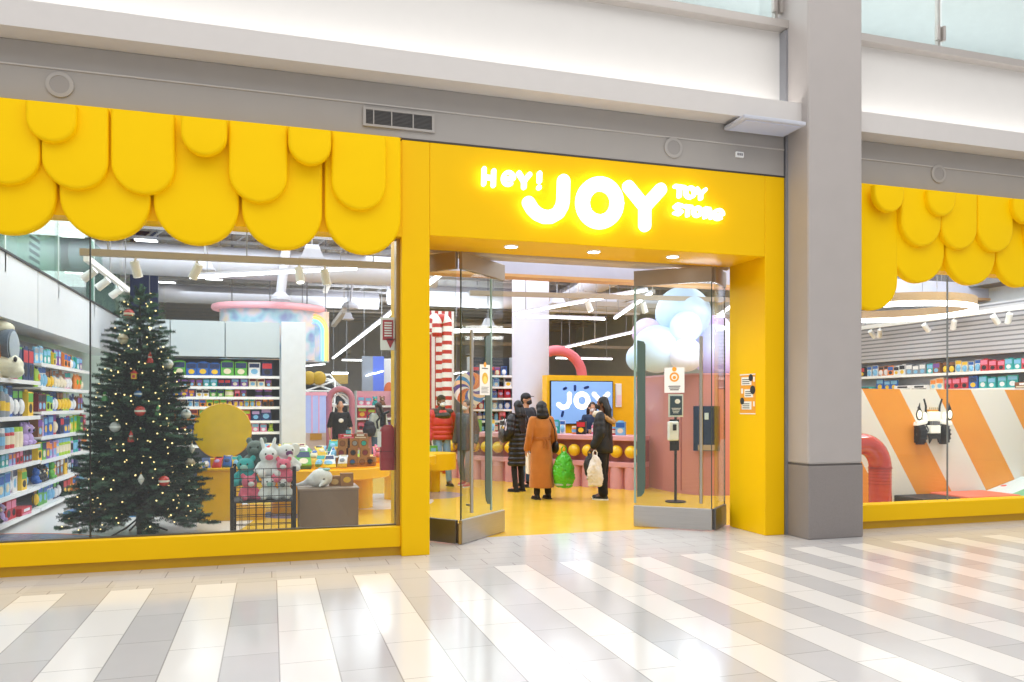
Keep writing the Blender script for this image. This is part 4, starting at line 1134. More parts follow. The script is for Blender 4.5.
for r, row in enumerate(rowsC):
    for j, x in enumerate(row):
        cube((x, 12.15 + .02 * (j % 2) + (.04 if (r == 0 and j == 3) else 0), .682 + r * (cs + .001)), (-.25, .1, -.05, -.3)[j], cs, cols[ci],
             'brown cube with %s window, %s row of the stack, %s from the bin' % (cols[ci], ['bottom', 'second', 'third'][r], ORD[j])); ci += 1
put_goods('board_game', 'red', (1.10, 12.2, .682 + 3 * (cs + .001)), .2, (.6, .6, .8), 'flat red box on top of the brown cube stack', 'boxes on top of the cube stack')
put_goods('toy_jar', 'teal', (1.13, 12.16, .682 + 3 * (cs + .001) + .066), 0, (.6, .6, .5), 'teal round tub at the top of the brown cube stack', 'boxes on top of the cube stack')
put_goods('board_game', 'brown', (1.32, 12.2, .682 + 3 * (cs + .001)), -.2, (.55, .6, .9), 'flat brown box on top of the brown cube stack', 'boxes on top of the cube stack')
table_goods([(1.65, 2.3, 13.3, .742), (1.7, 2.5, 13.7, .742)], lambda c, k, i, r: '%s %s, %s from the cubes, %s row, table behind the post' % (c, WORDS[k], i, RN[r]), 'toys on the round table behind the post', ['soft_toy', 'toy_box', 'toy_bag'], hue=['yellow', 'white', 'pink', 'green', 'brown'], s=(.6, .85))

# ================================================================== MIDDLE AND FAR SHOP
# pink oval canopy with shimmering curtain
cc = at(270, 309, 18.3); RX, RY = 1.16, .75
t = root('oval_canopy', 'pink oval hanging canopy with shimmering curtain above the grey panels', 'canopy', cc)
n = 48
m = MB(); m.tube([(cc.x + RX * math.cos(a), cc.y + RY * math.sin(a), cc.z) for a in [2 * PI * i / n for i in range(n)]], .075, 10, closed=True)
m.build('ring', M('canopy_pink', 'F0A9B4', .4, em=.25), t, smooth=True)
k = NT('iridescent'); X, Y, Z = k.xyz()[:3]
wv = k.n('ShaderNodeTexNoise'); wv.inputs['Scale'].default_value = 2.2; wv.inputs['Detail'].default_value = 2
k.l(k.obco(), wv.inputs['Vector'])
cr = k.n('ShaderNodeValToRGB'); cr.color_ramp.elements[0].color = (*lin('8E98C4'), 1); cr.color_ramp.elements[1].color = (*lin('E9C3A6'), 1)
for pos, cl in ((.4, 'A6CCDA'), (.5, 'D6CEDC'), (.58, 'E4D6C8')):
    e = cr.color_ramp.elements.new(pos); e.color = (*lin(cl), 1)
cr.color_ramp.elements[0].position = .28; cr.color_ramp.elements[-1].position = .72
k.l(wv.outputs[0], cr.inputs[0]); k.l(cr.outputs[0], k.b.inputs['Base Color']); k.l(cr.outputs[0], k.b.inputs['Emission Color'])
k.b.inputs['Emission Strength'].default_value = .12; k.b.inputs['Roughness'].default_value = .25; IRI = k.m
m = MB(); m.ring_loft([[Vector((cc.x + (RX - .1) * math.cos(2 * PI * i / n), cc.y + (RY - .1) * math.sin(2 * PI * i / n), z)) for i in range(n)] for z in (cc.z - 1.15, cc.z - .04)], cap=False)
m.build('curtain', IRI, t, smooth=True)
for sx in (-.8, .0, .8): MB().cyl((cc.x + sx, cc.y, cc.z), (cc.x + sx, cc.y, 5.6), .012, seg=6).build('rod', MGREY, t)
MB().box(cc.x - RX + .05, cc.x + RX - .05, cc.y - .04, cc.y + .04, cc.z - .02, cc.z + .02).build('crossbar', WHITE, t)
# neon hoops hanging right of pillar
hc = at(314, 336, 18.0)
t = root('neon_hoops', 'tall rainbow neon hoops glowing beside the white square pillar', 'neon light', (hc.x, 18, hc.z - .55))
for i, (r, c) in enumerate(((.30, 'F2A46A'), (.25, 'F5E06A'), (.20, '7FD6C0'), (.15, '8AA8F2'))):
    m = MB(); pts = [(hc.x + r * math.cos(a), 18 - .01 * i, hc.z + .1 + r * 1.25 * math.sin(a)) for a in [PI * j / 14 for j in range(15)]]
    pts = [(hc.x + r, 18 - .01 * i, hc.z - .55)] + pts + [(hc.x - r, 18 - .01 * i, hc.z - .55)]
    m.tube(pts, .02, 8); m.build('hoop', M('neon_' + c, c, .4, em=1.4, noise=0), t, smooth=True)
MB().box(hc.x - .33, hc.x + .33, 18.02, 18.06, hc.z - .58, hc.z + .55).build('back_board', IRI, t)
for sx in (-.25, .25): MB().cyl((hc.x + sx, 18.04, hc.z + .5), (hc.x + sx, 18.04, 5.6), .01, seg=6).build('rod', MGREY, t)
# far gondolas filled with goods
def far_rack(label, px, Y, W, levels, top, lab, kinds, hue=None, back=None, mt=WHITE):
    c = at(px, 400, Y)
    far_rack.n += 1
    t = shelf_unit('shelf_rack.%03d' % (far_rack.n + 2), label, (c.x, Y, 0), 0, W, .45, levels, top, mt=mt, back=back)
    fill((c.x, Y, 0), 0, W, [z for z in levels], .30, kinds, lambda cc_, k, i, s: lab % (cc_, WORDS[k], i, s), 'toys on the ' + lab.split(', ')[-1], .9, 1.2, y=.12, hue=hue)
far_rack.n = 0
far_rack('pink topped toy shelving far back under the blue banner', 357, 21, .95, [.95, 1.27, 1.60], 2.0, '%s %s, %s from the arch, %s shelf down, pink topped rack', [['toy_box', 'soft_toy'], ['toy_box', 'picture_book']], ['pink', 'red', 'white', 'brown', 'teal', 'black'], back=M('rack_pink', 'E5A3AC', .5))
far_rack('dark toy shelving far back beside the yellow post', 383, 22, .9, [.95, 1.27, 1.60], 2.0, '%s %s, %s from the seated person, %s shelf down, far rack', [['soft_toy', 'toy_box'], ['toy_box', 'toy_pack']], ['red', 'white', 'brown', 'orange', 'black'])
far_rack('dark tall toy shelving behind the door left of the column', 472, 20, 1.15, [.9, 1.2, 1.5, 1.8, 2.1, 2.4], 2.9, '%s %s, %s from the candy cane, %s shelf down, dark tall rack', [['toy_box', 'toy_pack'], ['play_bottle', 'toy_box'], ['toy_jar', 'toy_bag']], ['blue', 'white', 'sky blue', 'teal', 'red', 'navy'], back=M('rack_black', '20242C', .6), mt=LGREY)
# pink and lilac display cabinet with glowing case
c = at(305, 445, 19.5); d_ = at(326, 445, 19.5)
t = root('display_cabinet', 'lilac glowing display cabinet beside the white square pillar', 'cabinet', ((c.x + d_.x) / 2, 19.7, 0))
MB().box(c.x, d_.x, 19.5, 19.9, 0, .95).build('base', M('cab_white', 'E9D8E2', .5), t)
MB().box(c.x, d_.x, 19.5, 19.9, .95, 1.85).build('case', M('cab_lilac', 'A9B8F0', .3, em=.5, noise=.25, nscale=5), t)
MB().box(c.x - .03, d_.x + .03, 19.47, 19.93, 1.85, 1.93).build('top', M('cab_pink', 'EFA9C4', .4, em=.3), t)
for f in (.33, .66): MB().box(c.x + (d_.x - c.x) * f - .012, c.x + (d_.x - c.x) * f + .012, 19.485, 19.5, .95, 1.85).build('mullion', MC['cab_pink'], t)
MB().box(c.x + .12, d_.x - .1, 19.48, 19.5, .78, .93).build('name_plate', M('cab_gold', 'D9A441', .4), t)
# geodesic dome frame
g = at(320, 372, 23)
t = root('climbing_dome', 'white lattice climbing dome far back left of the pink arch', 'climbing dome', (g.x, 23.6, 0))
MB().ell((g.x, 23.6, 1.2), (.86, .86, 1.16), 16, 10).build('skin', M('dome_black', '17181C', .6), t, smooth=True)
m = MB(); NR = 5
ringp = []
for i in range(NR):
    ph = PI / 2 * i / NR; nn_ = max(1, 10 - 2 * i)
    ringp.append([Vector((g.x + 1.03 * math.cos(ph) * math.cos(2 * PI * (j + .5 * (i % 2)) / nn_), 23.6 + 1.03 * math.cos(ph) * math.sin(2 * PI * (j + .5 * (i % 2)) / nn_), 1.2 + 1.38 * math.sin(ph))) for j in range(nn_)])
for i in range(NR):
    for j, p in enumerate(ringp[i]):
        m.cyl(p, ringp[i][(j + 1) % len(ringp[i])], .028, seg=5)
        if i + 1 < NR:
            for q in sorted(ringp[i + 1], key=lambda q: (q - p).length)[:2]: m.cyl(p, q, .028, seg=5)
m.build('lattice', WHITE, t)
for i, (px, py) in enumerate(((309, 378), (319, 378))):
    q = at(px, py, 23); MB().ell(q, (.2, .1, .2), 14, 8).build('gold_panel', M('gold_panel', 'C9A21E', .4), t, smooth=True)
# pink arch doorway
a0 = at(329, 440, 20); a1 = at(352, 440, 20); ax = (a0.x + a1.x) / 2; ar = (a1.x - a0.x) / 2
t = root('arch_gate', 'mauve pink arch gateway far back in the play area', 'arch', (ax, 20, 0))
m = MB(); zt = at(341, 389, 20).z - ar
m.tube([(ax - ar, 20, 0.002), (ax - ar, 20, .8), (ax - ar, 20, zt)] + [(ax - ar * math.cos(a), 20, zt + ar * math.sin(a)) for a in [PI * j / 14 for j in range(1, 14)]] + [(ax + ar, 20, zt), (ax + ar, 20, .8), (ax + ar, 20, .002)], .075, 12)
m.build('tube', M('arch_mauve', 'C9808F', .45), t, smooth=True)
for sx in (-1, 1): MB().cyl((ax + sx * ar, 20, .002), (ax + sx * ar, 20, .06), .14, seg=18).build('foot', M('arch_foot', 'B06F80', .5), t, smooth=True)
m = MB(); m.tube([(ax - ar * .72 * math.cos(a), 20.02, zt - .05 + ar * .72 * math.sin(a)) for a in [PI * j / 14 for j in range(15)]], .02, 8); m.build('inner_band', WHITE, t, smooth=True)
# blue banner column, gold board
q0 = at(362, 362, 24); q1 = at(384, 362, 24)
t = root('hanging_banner', 'tall blue hanging banner far back right of the arch', 'banner', ((q0.x + q1.x) / 2, 24, 1.75))
MB().box(q0.x, (q0.x + q1.x) / 2, 24, 24.05, 1.75, 3.1).build('grey_panel', M('banner_grey', '98A2B4', .5), t)
MB().box((q0.x + q1.x) / 2, q1.x, 24, 24.05, 1.75, 3.1).build('blue_panel', M('banner_blue', '5A74D8', .5, em=.25), t)
m = MB(); m.tube([at(366, 376, 23.97), at(371, 374, 23.97), at(377, 373, 23.97), at(383, 371, 23.97)], .02, 6); m.build('light_trail', LED, t)
for f in (.1, .9): MB().cyl((q0.x + (q1.x - q0.x) * f, 24.02, 3.1), (q0.x + (q1.x - q0.x) * f, 24.02, 5.6), .01, seg=6).build('rod', MGREY, t)
q0 = at(332, 374, 25); q1 = at(348, 384, 25)
t = root('hanging_board', 'gold hanging board far back above the pink arch', 'sign board', (q0.x, 25, q1.z))
MB().box(q0.x, q1.x, 25, 25.05, q1.z, q0.z).build('board', M('board_gold', 'C2A35A', .5), t)
MB().box(q0.x, q1.x, 24.98, 25.03, q0.z, q0.z + .06).build('light_bar', LED, t)
for f in (.1, .9): MB().cyl((q0.x + (q1.x - q0.x) * f, 25.02, q0.z), (q0.x + (q1.x - q0.x) * f, 25.02, 5.6), .01, seg=6).build('rod', MGREY, t)
q0 = at(384, 384, 24); q1 = at(393, 402, 24)
t = root('wall_poster', 'orange and navy poster far back beside the yellow post', 'poster', (q0.x, 24.4, q1.z))
MB().box(q0.x, q1.x + .3, 24.4, 24.45, 0, q0.z + .8).build('panel', WHITE, t)
MB().box(q0.x, q1.x, 24.37, 24.4, q1.z - .3, q1.z + .2).build('navy_shape', NAVY, t); m = MB(); m.ell(at(389, 391, 24.38), (.16, .02, .28), 14, 8); m.build('orange_shape', M('poster_orange', 'E9793A', .5), t)

# ---- candy stripes, candy canes, lollipop
k = NT('candy_backdrop'); X, Y, Z = k.xyz()[:3]
k.l(k.mix(k.math('LESS_THAN', k.math('FRACT', k.math('DIVIDE', X, .17)), .5), lin('EFE7E6'), lin('B02D36')), k.b.inputs['Base Color'])
q0 = at(429, 400, 19.3); q1 = at(454, 400, 19.3); zt = at(440, 311, 19.3).z
o = MB().box(q0.x, q1.x, 19.3, 19.4, 0, zt).build('striped_backdrop', k.m, None)
tag(o, 'tall red and white vertical striped backdrop behind the candy canes', 'backdrop')
k = NT('candy_cane')
wv = k.n('ShaderNodeAttribute'); wv.attribute_name = 'along'
k.l(k.mix(k.math('LESS_THAN', k.math('FRACT', k.math('MULTIPLY', wv.outputs['Fac'], 4.6)), .42), lin('F3EEEC'), lin('C02C34')), k.b.inputs['Base Color'])
k.b.inputs['Roughness'].default_value = .3; CANE = k.m
def cane(label, px, top, y, r, hook, side):
    c = at(px, top, y); zt = c.z - hook
    pts = [Vector((c.x, y, z)) for z in [.0 + (zt) * i / 30 for i in range(31)]]
    pts += [Vector((c.x + side * hook * (1 - math.cos(a)), y, zt + hook * math.sin(a))) for a in [PI * j / 14 for j in range(1, 15)]]
    pts += [Vector((c.x + side * 2 * hook, y, zt - .1 * j)) for j in range(1, 4)]
    m = MB(); m.tube(pts, r, 14)
    o = m.build('candy_cane', CANE, None, smooth=True, auto=False)
    tag(o, label, 'candy cane')
    at_ = o.data.attributes.new('along', 'FLOAT', 'POINT'); acc = 0; vals = []
    for i, p in enumerate(pts):
        if i: acc += (p - pts[i - 1]).length
        vals += [acc] * 14
    at_.data.foreach_set('value', vals)
cane('taller front red and white candy cane behind the left glass door', 447, 319, 18.2, .12, .12, -1)
cane('rear red and white candy cane half hidden by the taller one', 440, 318, 18.8, .105, .105, -1)
# pinwheel lollipop
pc = at(470, 389, 18.6)
t = root('pinwheel', 'giant multicoloured swirl pinwheel behind the left glass door', 'pinwheel', (pc.x, 18.6, 0))
rr = .42; cl = ['E2853C', '2F4F96', 'E9DDC0', '3C88B8', 'F0C79B', '5A4A8C', 'E8E2DA', 'C86A3A']
for i in range(16):
    m = MB(); pts = []
    for j in range(9):
        f = j / 8; a = 2 * PI * i / 16 + f * 1.1; pts.append(Vector((pc.x + rr * f * math.cos(a), 18.6, pc.z + rr * f * math.sin(a))))
    for j in range(8, -1, -1):
        f = j / 8; a = 2 * PI * (i + 1) / 16 + f * 1.1; pts.append(Vector((pc.x + rr * f * math.cos(a), 18.6, pc.z + rr * f * math.sin(a))))
    vs = pts[:9] + pts[9:][::-1]
    fs = [(j, j + 1, 9 + j + 1, 9 + j) for j in range(8)]
    m.add(vs, fs); m.build('swirl', M('swirl_' + cl[i % 8], cl[i % 8], .4), t)
MB().cyl((pc.x, 18.61, pc.z), (pc.x, 18.66, pc.z), rr, seg=40).build('backing', WHITE, t)
MB().cyl((pc.x, 18.64, .0), (pc.x, 18.64, pc.z - rr + .05), .03, seg=10).build('stick', WHITE, t)

# ---- round column
cx_ = at(530.5, 400, 17.3).x
o = MB().cyl((cx_, 17.3, 0), (cx_, 17.3, 5.6), .43, seg=48).build('column.004', M('column_white', 'D9DBEC', .45, noise=.02), None, smooth=True); o['kind'] = 'structure'

# ---- till counter (runs diagonally) with fluted front and yellow balls
P0 = Vector((3.75, 17.2, 0)); P1 = Vector((6.66, 13.53, 0)); ud = (P1 - P0).normalized(); un = Vector((ud.y, -ud.x, 0)); CL = (P1 - P0).length
if un.y > 0: un = -un
t = root('till_counter', 'long pink till counter with fluted base and yellow balls', 'counter', (P0 + P1) / 2)
def cb(s0, s1, n0, n1, z0, z1, nm, mt, bev=0):
    c = P0 + ud * (s0 + s1) / 2 + un * (n0 + n1) / 2 + Vector((0, 0, (z0 + z1) / 2))
    return MB().obox(c, ud * (s1 - s0) / 2, un * (n1 - n0) / 2, Vector((0, 0, (z1 - z0) / 2))).build(nm, mt, t, bevel=bev)
cb(0, CL, -.55, .06, .93, 1.03, 'worktop', PINK, .015)
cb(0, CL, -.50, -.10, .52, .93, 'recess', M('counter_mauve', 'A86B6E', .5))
cb(0, CL, -.52, .06, .42, .52, 'lower_ledge', PINK, .01)
cb(0, CL, -.50, -.06, 0.002, .42, 'core', PINKD)
nf = int(CL / .31)
for i in range(nf):
    c = P0 + ud * (.155 + i * CL / nf) + un * -.075
    MB().cyl(c + Vector((0, 0, .002)), c + Vector((0, 0, .42)), .14, seg=18).build('flute', PINK, t, smooth=True)
nb = int(CL / .31)
for i in range(nb):
    c = P0 + ud * (.17 + i * CL / nb) + un * .0 + Vector((0, 0, .72))
    MB().ell(c, .122, 20, 14).build('ball', M('ball_yellow', 'EDC325', .3, coat=.3), t, smooth=True)
    MB().cyl(c, c - un * .15, .02, seg=8).build('peg', PINK, t)
# goods on the counter top
CT_ = [('play_bottle', 'white'), ('toy_jar', 'teal'), ('toy_box', 'green'), ('play_bottle', 'sky blue'), ('toy_pack', 'cream'), ('toy_box', 'white'), ('toy_jar', 'pink'), ('toy_bag', 'lime'), ('toy_box', 'grey'), ('play_bottle', 'cream'), ('toy_jar', 'sky blue'), ('toy_box', 'teal'), ('toy_pack', 'white'), ('toy_jar', 'orange'), ('toy_box', 'black'), ('play_bottle', 'pink'), ('toy_bag', 'white'), ('toy_jar', 'red'), ('toy_box', 'sky blue')]
for i, (kd, col) in enumerate(CT_):
    p = P0 + ud * (.25 + i * (CL - .5) / len(CT_)) + un * (-.22 - .12 * (i % 2)) + Vector((0, 0, 1.031))
    put_goods(kd, col, p, math.atan2(ud.y, ud.x) + R.uniform(-.4, .4), (.95, .95, 1.0), '%s %s on the pink till counter, %s from the far end' % (col, WORDS[kd], ORD[i]), 'goods on the till counter')

# ---- yellow till wall with screen
wz0, wl, wr = 2.22, at(549, 376, 16.2).x - .05, at(645, 376, 16.2).x
wy = 16.2
zt = at(590, 375.5, wy).z
o = MB().box(wl, wr, wy, wy + .3, 0, zt).build('till_wall', M('till_yellow', 'F7BE10', .4), None); tag(o, 'yellow freestanding wall behind the till holding the screen', 'wall panel')
s0 = at(549.5, 380.5, wy); s1 = at(612, 424, wy)
t = root('screen', 'wide screen with blue picture and JOY lettering on the till wall', 'screen', ((s0.x + s1.x) / 2, wy - .04, s1.z))
MB().box(s0.x, s1.x, wy - .06, wy, s1.z, s0.z).build('bezel', BLACK, t, bevel=.006)
SB = M('screen_blue', '7FA9E4', .3, em=.45, noise=.08, nscale=2, emcol='8FBBF2')
MB().box(s0.x + .02, s1.x - .02, wy - .064, wy - .06, s1.z + .02, s0.z - .02).build('display', SB, t)
SW = M('screen_white', 'FFFFFF', .4, em=.5, noise=0)
def scr(strokes, r, mt=SW, nm='screen_letter', off=.072):
    m = MB()
    for kk, st in enumerate(strokes):
        pts = [at(px, py, wy - off) for px, py in st]
        for i, p in enumerate(pts):
            m.prism([(p.x + r * math.cos(2 * PI * q / 12), p.y, p.z + r * math.sin(2 * PI * q / 12)) for q in range(12)], (0, .006, 0))
            if i:
                q = pts[i - 1]; d = p - q; d.y = 0
                if d.length < 1e-5: continue
                nv = Vector((-d.z, 0, d.x)).normalized() * r
                m.prism([p + nv, q + nv, q - nv, p - nv], (0, .006, 0))
    m.build(nm, mt, t)
scr([[(569.5, 394), (569.5, 402), (567, 406.5), (562.5, 407.5), (558.5, 404.5)]], .055)
scr([arc(582, 400.5, 6.0, 6.6, 0, 360, 20)], .055)
scr([[(594, 394), (601, 401.5), (608, 394)], [(601, 401.5), (601, 408)]], .055)
for pts in ([(564, 389), (566, 388)], [(575, 386), (575, 390)], [(585, 388), (588, 387)], [(562, 416), (563, 412)]):
    scr([pts], .03, M('screen_navy', '2C4C8C', .4, em=.2), 'screen_figure', .07)
p = at(618, 396, wy)
t = root('wall_holder', 'white leaflet holder on the till wall beside the screen', 'holder', (p.x, wy - .03, p.z - .25))
MB().box(p.x - .07, p.x + .07, wy - .05, wy, p.z - .25, p.z + .28).build('tray', WHITE, t, bevel=.01)
MB().box(p.x - .055, p.x + .055, wy - .065, wy - .05, p.z - .2, p.z + .02).build('leaflet', M('leaflet', 'F2D5E0', .6), t)
# pink arch behind till wall
ac = at(557, 376, 18.7)
t = root('arch_gate.001', 'deep pink round arch rising behind the yellow till wall', 'arch', (ac.x, 18.7, 0))
ro_ = at(582, 376, 18.7).x - ac.x; m = MB()
m.tube([(ac.x - ro_, 18.7, .002), (ac.x - ro_, 18.7, ac.z)] + [(ac.x - ro_ * math.cos(a), 18.7, ac.z + ro_ * .95 * math.sin(a)) for a in [PI * j / 18 for j in range(1, 18)]] + [(ac.x + ro_, 18.7, ac.z), (ac.x + ro_, 18.7, .002)], .13, 16)
m.build('tube', M('arch_pink', 'E0727C', .35), t, smooth=True)
for sx in (-1, 1): MB().cyl((ac.x + sx * ro_, 18.7, .002), (ac.x + sx * ro_, 18.7, .08), .2, seg=20).build('foot', PINKD, t, smooth=True)

# ---- pink kiosk with recessed dark display case
kp = [(7.14, 14.6), (7.12, 13.4), (7.17, 12.8), (7.34, 12.44), (7.62, 12.28), (8.0, 12.30), (8.35, 12.5), (8.6, 12.9), (8.7, 13.6), (8.5, 14.6)]
t = root('pink_kiosk', 'tall glossy pink rounded kiosk below the cloud lamp', 'kiosk', (7.7, 13.4, 0))
m = MB(); m.ring_loft([[Vector((x, y, z)) for x, y in kp] for z in (.0, 2.16)]); m.build('shell', PINKW, t)
m = MB(); cxk, cyk = 7.7, 13.4
m.ring_loft([[Vector((cxk + (x - cxk) * s_, cyk + (y - cyk) * s_, z)) for x, y in kp] for s_, z in ((1.012, 2.16), (1.012, 2.19))]); m.build('top_trim', PINK, t)
m = MB(); m.ring_loft([[Vector((cxk + (x - cxk) * s_, cyk + (y - cyk) * s_, z)) for x, y in kp] for s_, z in ((1.008, .002), (1.008, .06))]); m.build('plinth', PINKD, t)
for (x, y) in ((7.17, 12.8), (7.34, 12.44), (7.62, 12.28)):
    MB().box(x - .008, x + .008, y - .012, y + .008, .06, 2.16).build('panel_seam', M('seam_rose', 'A85C58', .5), t)
e0 = Vector((7.34, 12.44, 0)); e1_ = Vector((7.62, 12.28, 0)); ed = (e1_ - e0).normalized(); en = Vector((ed.y, -ed.x, 0))
wc = e0 + ed * .12 + en * .015
case = MB().obox(wc + Vector((0, 0, 1.2)), ed * .23, en * .03, Vector((0, 0, .40))).build('display_case', M('case_navy', '1A2A48', .15, noise=.5, nscale=9, coat=.6), t)
MB().obox(wc + Vector((0, 0, 1.42)) + en * .035, ed * .035, en * .012, Vector((0, 0, .06))).build('case_toy', M('case_white', 'CDD6D2', .4), case)
MB().obox(wc + Vector((0, 0, .86)) + en * .035, ed * .15, en * .012, Vector((0, 0, .05))).build('case_toy', M('case_tan', 'B59A80', .5), case)
# ---- cloud lamp
t = root('cloud_lamp', 'glowing pastel cloud of clustered globes on the pink kiosk', 'lamp', (7.6, 12.9, 2.19))
def globe(px, py, rpx, Y, col, em):
    c = at(px, py, Y); zc = c.x * math.sin(TH) + c.y * math.cos(TH); r = rpx / F * zc
    MB().ell(c, r, 32, 20).build('globe', M('globe_' + col, col, .35, em=em, noise=.02, nscale=1), t, smooth=True)
globe(683, 314, 27.5, 13.0, 'C9DDF6', .2)
globe(647, 333, 15, 13.25, 'DCC6F0', .2)
globe(657, 349, 24, 12.85, 'CFE0F7', .2)
globe(640, 358, 14, 12.95, 'BCDCF6', .2)
globe(686, 327, 16, 12.45, 'D6F4EC', .2)
globe(686, 355, 17, 12.4, 'E9E4FA', .2)
globe(716, 330, 15, 13.2, 'DCC0EE', .2)
globe(716, 350, 26, 12.95, 'D3D0F6', .2)
globe(733, 357, 18, 13.1, 'D9D0F6', .2)
lp = bpy.data.lights.new('cloud_glow', 'POINT'); lp.energy = 60; lp.color = (.85, .88, 1); lp.shadow_soft_size = .4
lo = bpy.data.objects.new('cloud_glow', lp); COL.objects.link(lo); lo.location = (6.8, 11.6, 3.0)

# ---- hand sanitiser stand behind the right leaf
t = root('sanitiser_stand', 'hand sanitiser dispenser stand with dark notice behind the right glass door', 'dispenser', (6.45, 11.7, 0))
sx = 6.45
MB().cyl((sx, 11.7, .02), (sx, 11.7, 1.5), .022, seg=12).build('pole', BLACK, t, smooth=True)
MB().cyl((sx, 11.7, .003), (sx, 11.7, .02), .17, seg=28).build('base', BLACK, t, smooth=True)
d1 = MB().box(sx - .17, sx + .0, 11.58, 11.68, 1.03, 1.35).build('dispenser', WHITEG, t, bevel=.02)
MB().box(sx - .115, sx - .05, 11.572, 11.581, 1.20, 1.30).build('sensor_window', BLACK, d1)
MB().box(sx - .11, sx + .06, 11.685, 11.7, .86, 1.38).build('back_plate', BLACK, t)
n1 = MB().box(sx - .14, sx + .13, 11.675, 11.69, 1.42, 1.80).build('notice_board', M('notice_cream', 'D9DDD6', .5), t)
MB().box(sx - .115, sx + .105, 11.668, 11.676, 1.45, 1.77).build('notice_print', M('notice_navy', '27404F', .5), n1)
MB().ell((sx + .02, 11.668, 1.68), (.05, .004, .04), 12, 8).build('notice_drop', PAPER, n1)
m = MB()
for j in range(4): m.box(sx - .09 + .01 * j, sx + .08 - .015 * j, 11.664, 11.669, 1.56 - j * .025, 1.57 - j * .025)
m.build('notice_text', PAPER, n1)
MB().cyl((sx, 11.69, 1.5), (sx, 11.69, 1.6), .014, seg=8).build('clip', BLACK, t)

# ================================================================== RIGHT STOREFRONT
k = NT('orange_stripes'); X, Y, Z = k.xyz()[:3]
sl = k.math('FRACT', k.math('DIVIDE', k.math('ADD', k.math('MULTIPLY', k.math('SUBTRACT', Z, 1.89), .63), k.math('SUBTRACT', X, 9.17)), 1.5))
nz = k.n('ShaderNodeTexNoise'); nz.inputs['Scale'].default_value = 3; k.l(k.obco(), nz.inputs['Vector'])
og = k.mix(nz.outputs[0], lin('F3982A'), lin('F9A63B'))
k.l(k.mix(k.math('LESS_THAN', sl, .5), lin('F1ECE4'), og), k.b.inputs['Base Color']); k.b.inputs['Roughness'].default_value = .35
ORS = k.m
o = MB().box(8.2, 13.3, 10.5, 10.62, 0, 1.885).build('striped_partition', ORS, None, base=False); tag(o, 'low partition with wide slanting orange and white stripes', 'partition')
# red bent tube
tc = at(880, 470, 9.9).x; q = at(877.5, 440, 9.9)
t = root('bent_tube', 'glossy red bent pipe beside the grey pillar in the window', 'pipe', (tc, 9.9, 0))
rt = .165; bend = .36; zt = at(866, 433, 9.9).z - rt
m = MB(); m.tube([(tc, 9.9, .002), (tc, 9.9, .4), (tc, 9.9, zt - bend)] + [(tc - bend * (1 - math.cos(a)), 9.9, zt - bend + bend * math.sin(a)) for a in [PI / 2 * j / 10 for j in range(1, 11)]] + [(tc - bend - .5, 9.9, zt)], rt, 24)
m.build('pipe', REDT, t, smooth=True)
for z in (.55, .60, .65, .5, .45, .4): MB().cyl((tc, 9.9, z), (tc, 9.9, z + .012), rt + .004, seg=24).build('rib', M('red_rib', 'B53A30', .25), t, smooth=True)
MB().cyl((tc, 9.9, zt - bend - .03), (tc, 9.9, zt - bend), rt + .008, seg=24).build('collar', M('red_collar', 'A9322B', .3), t, smooth=True)
MB().cyl((tc - bend - .2, 9.9, .002), (tc - bend - .2, 9.9, zt - rt + .02), .03, seg=10).build('support', CHAR, t, smooth=True)
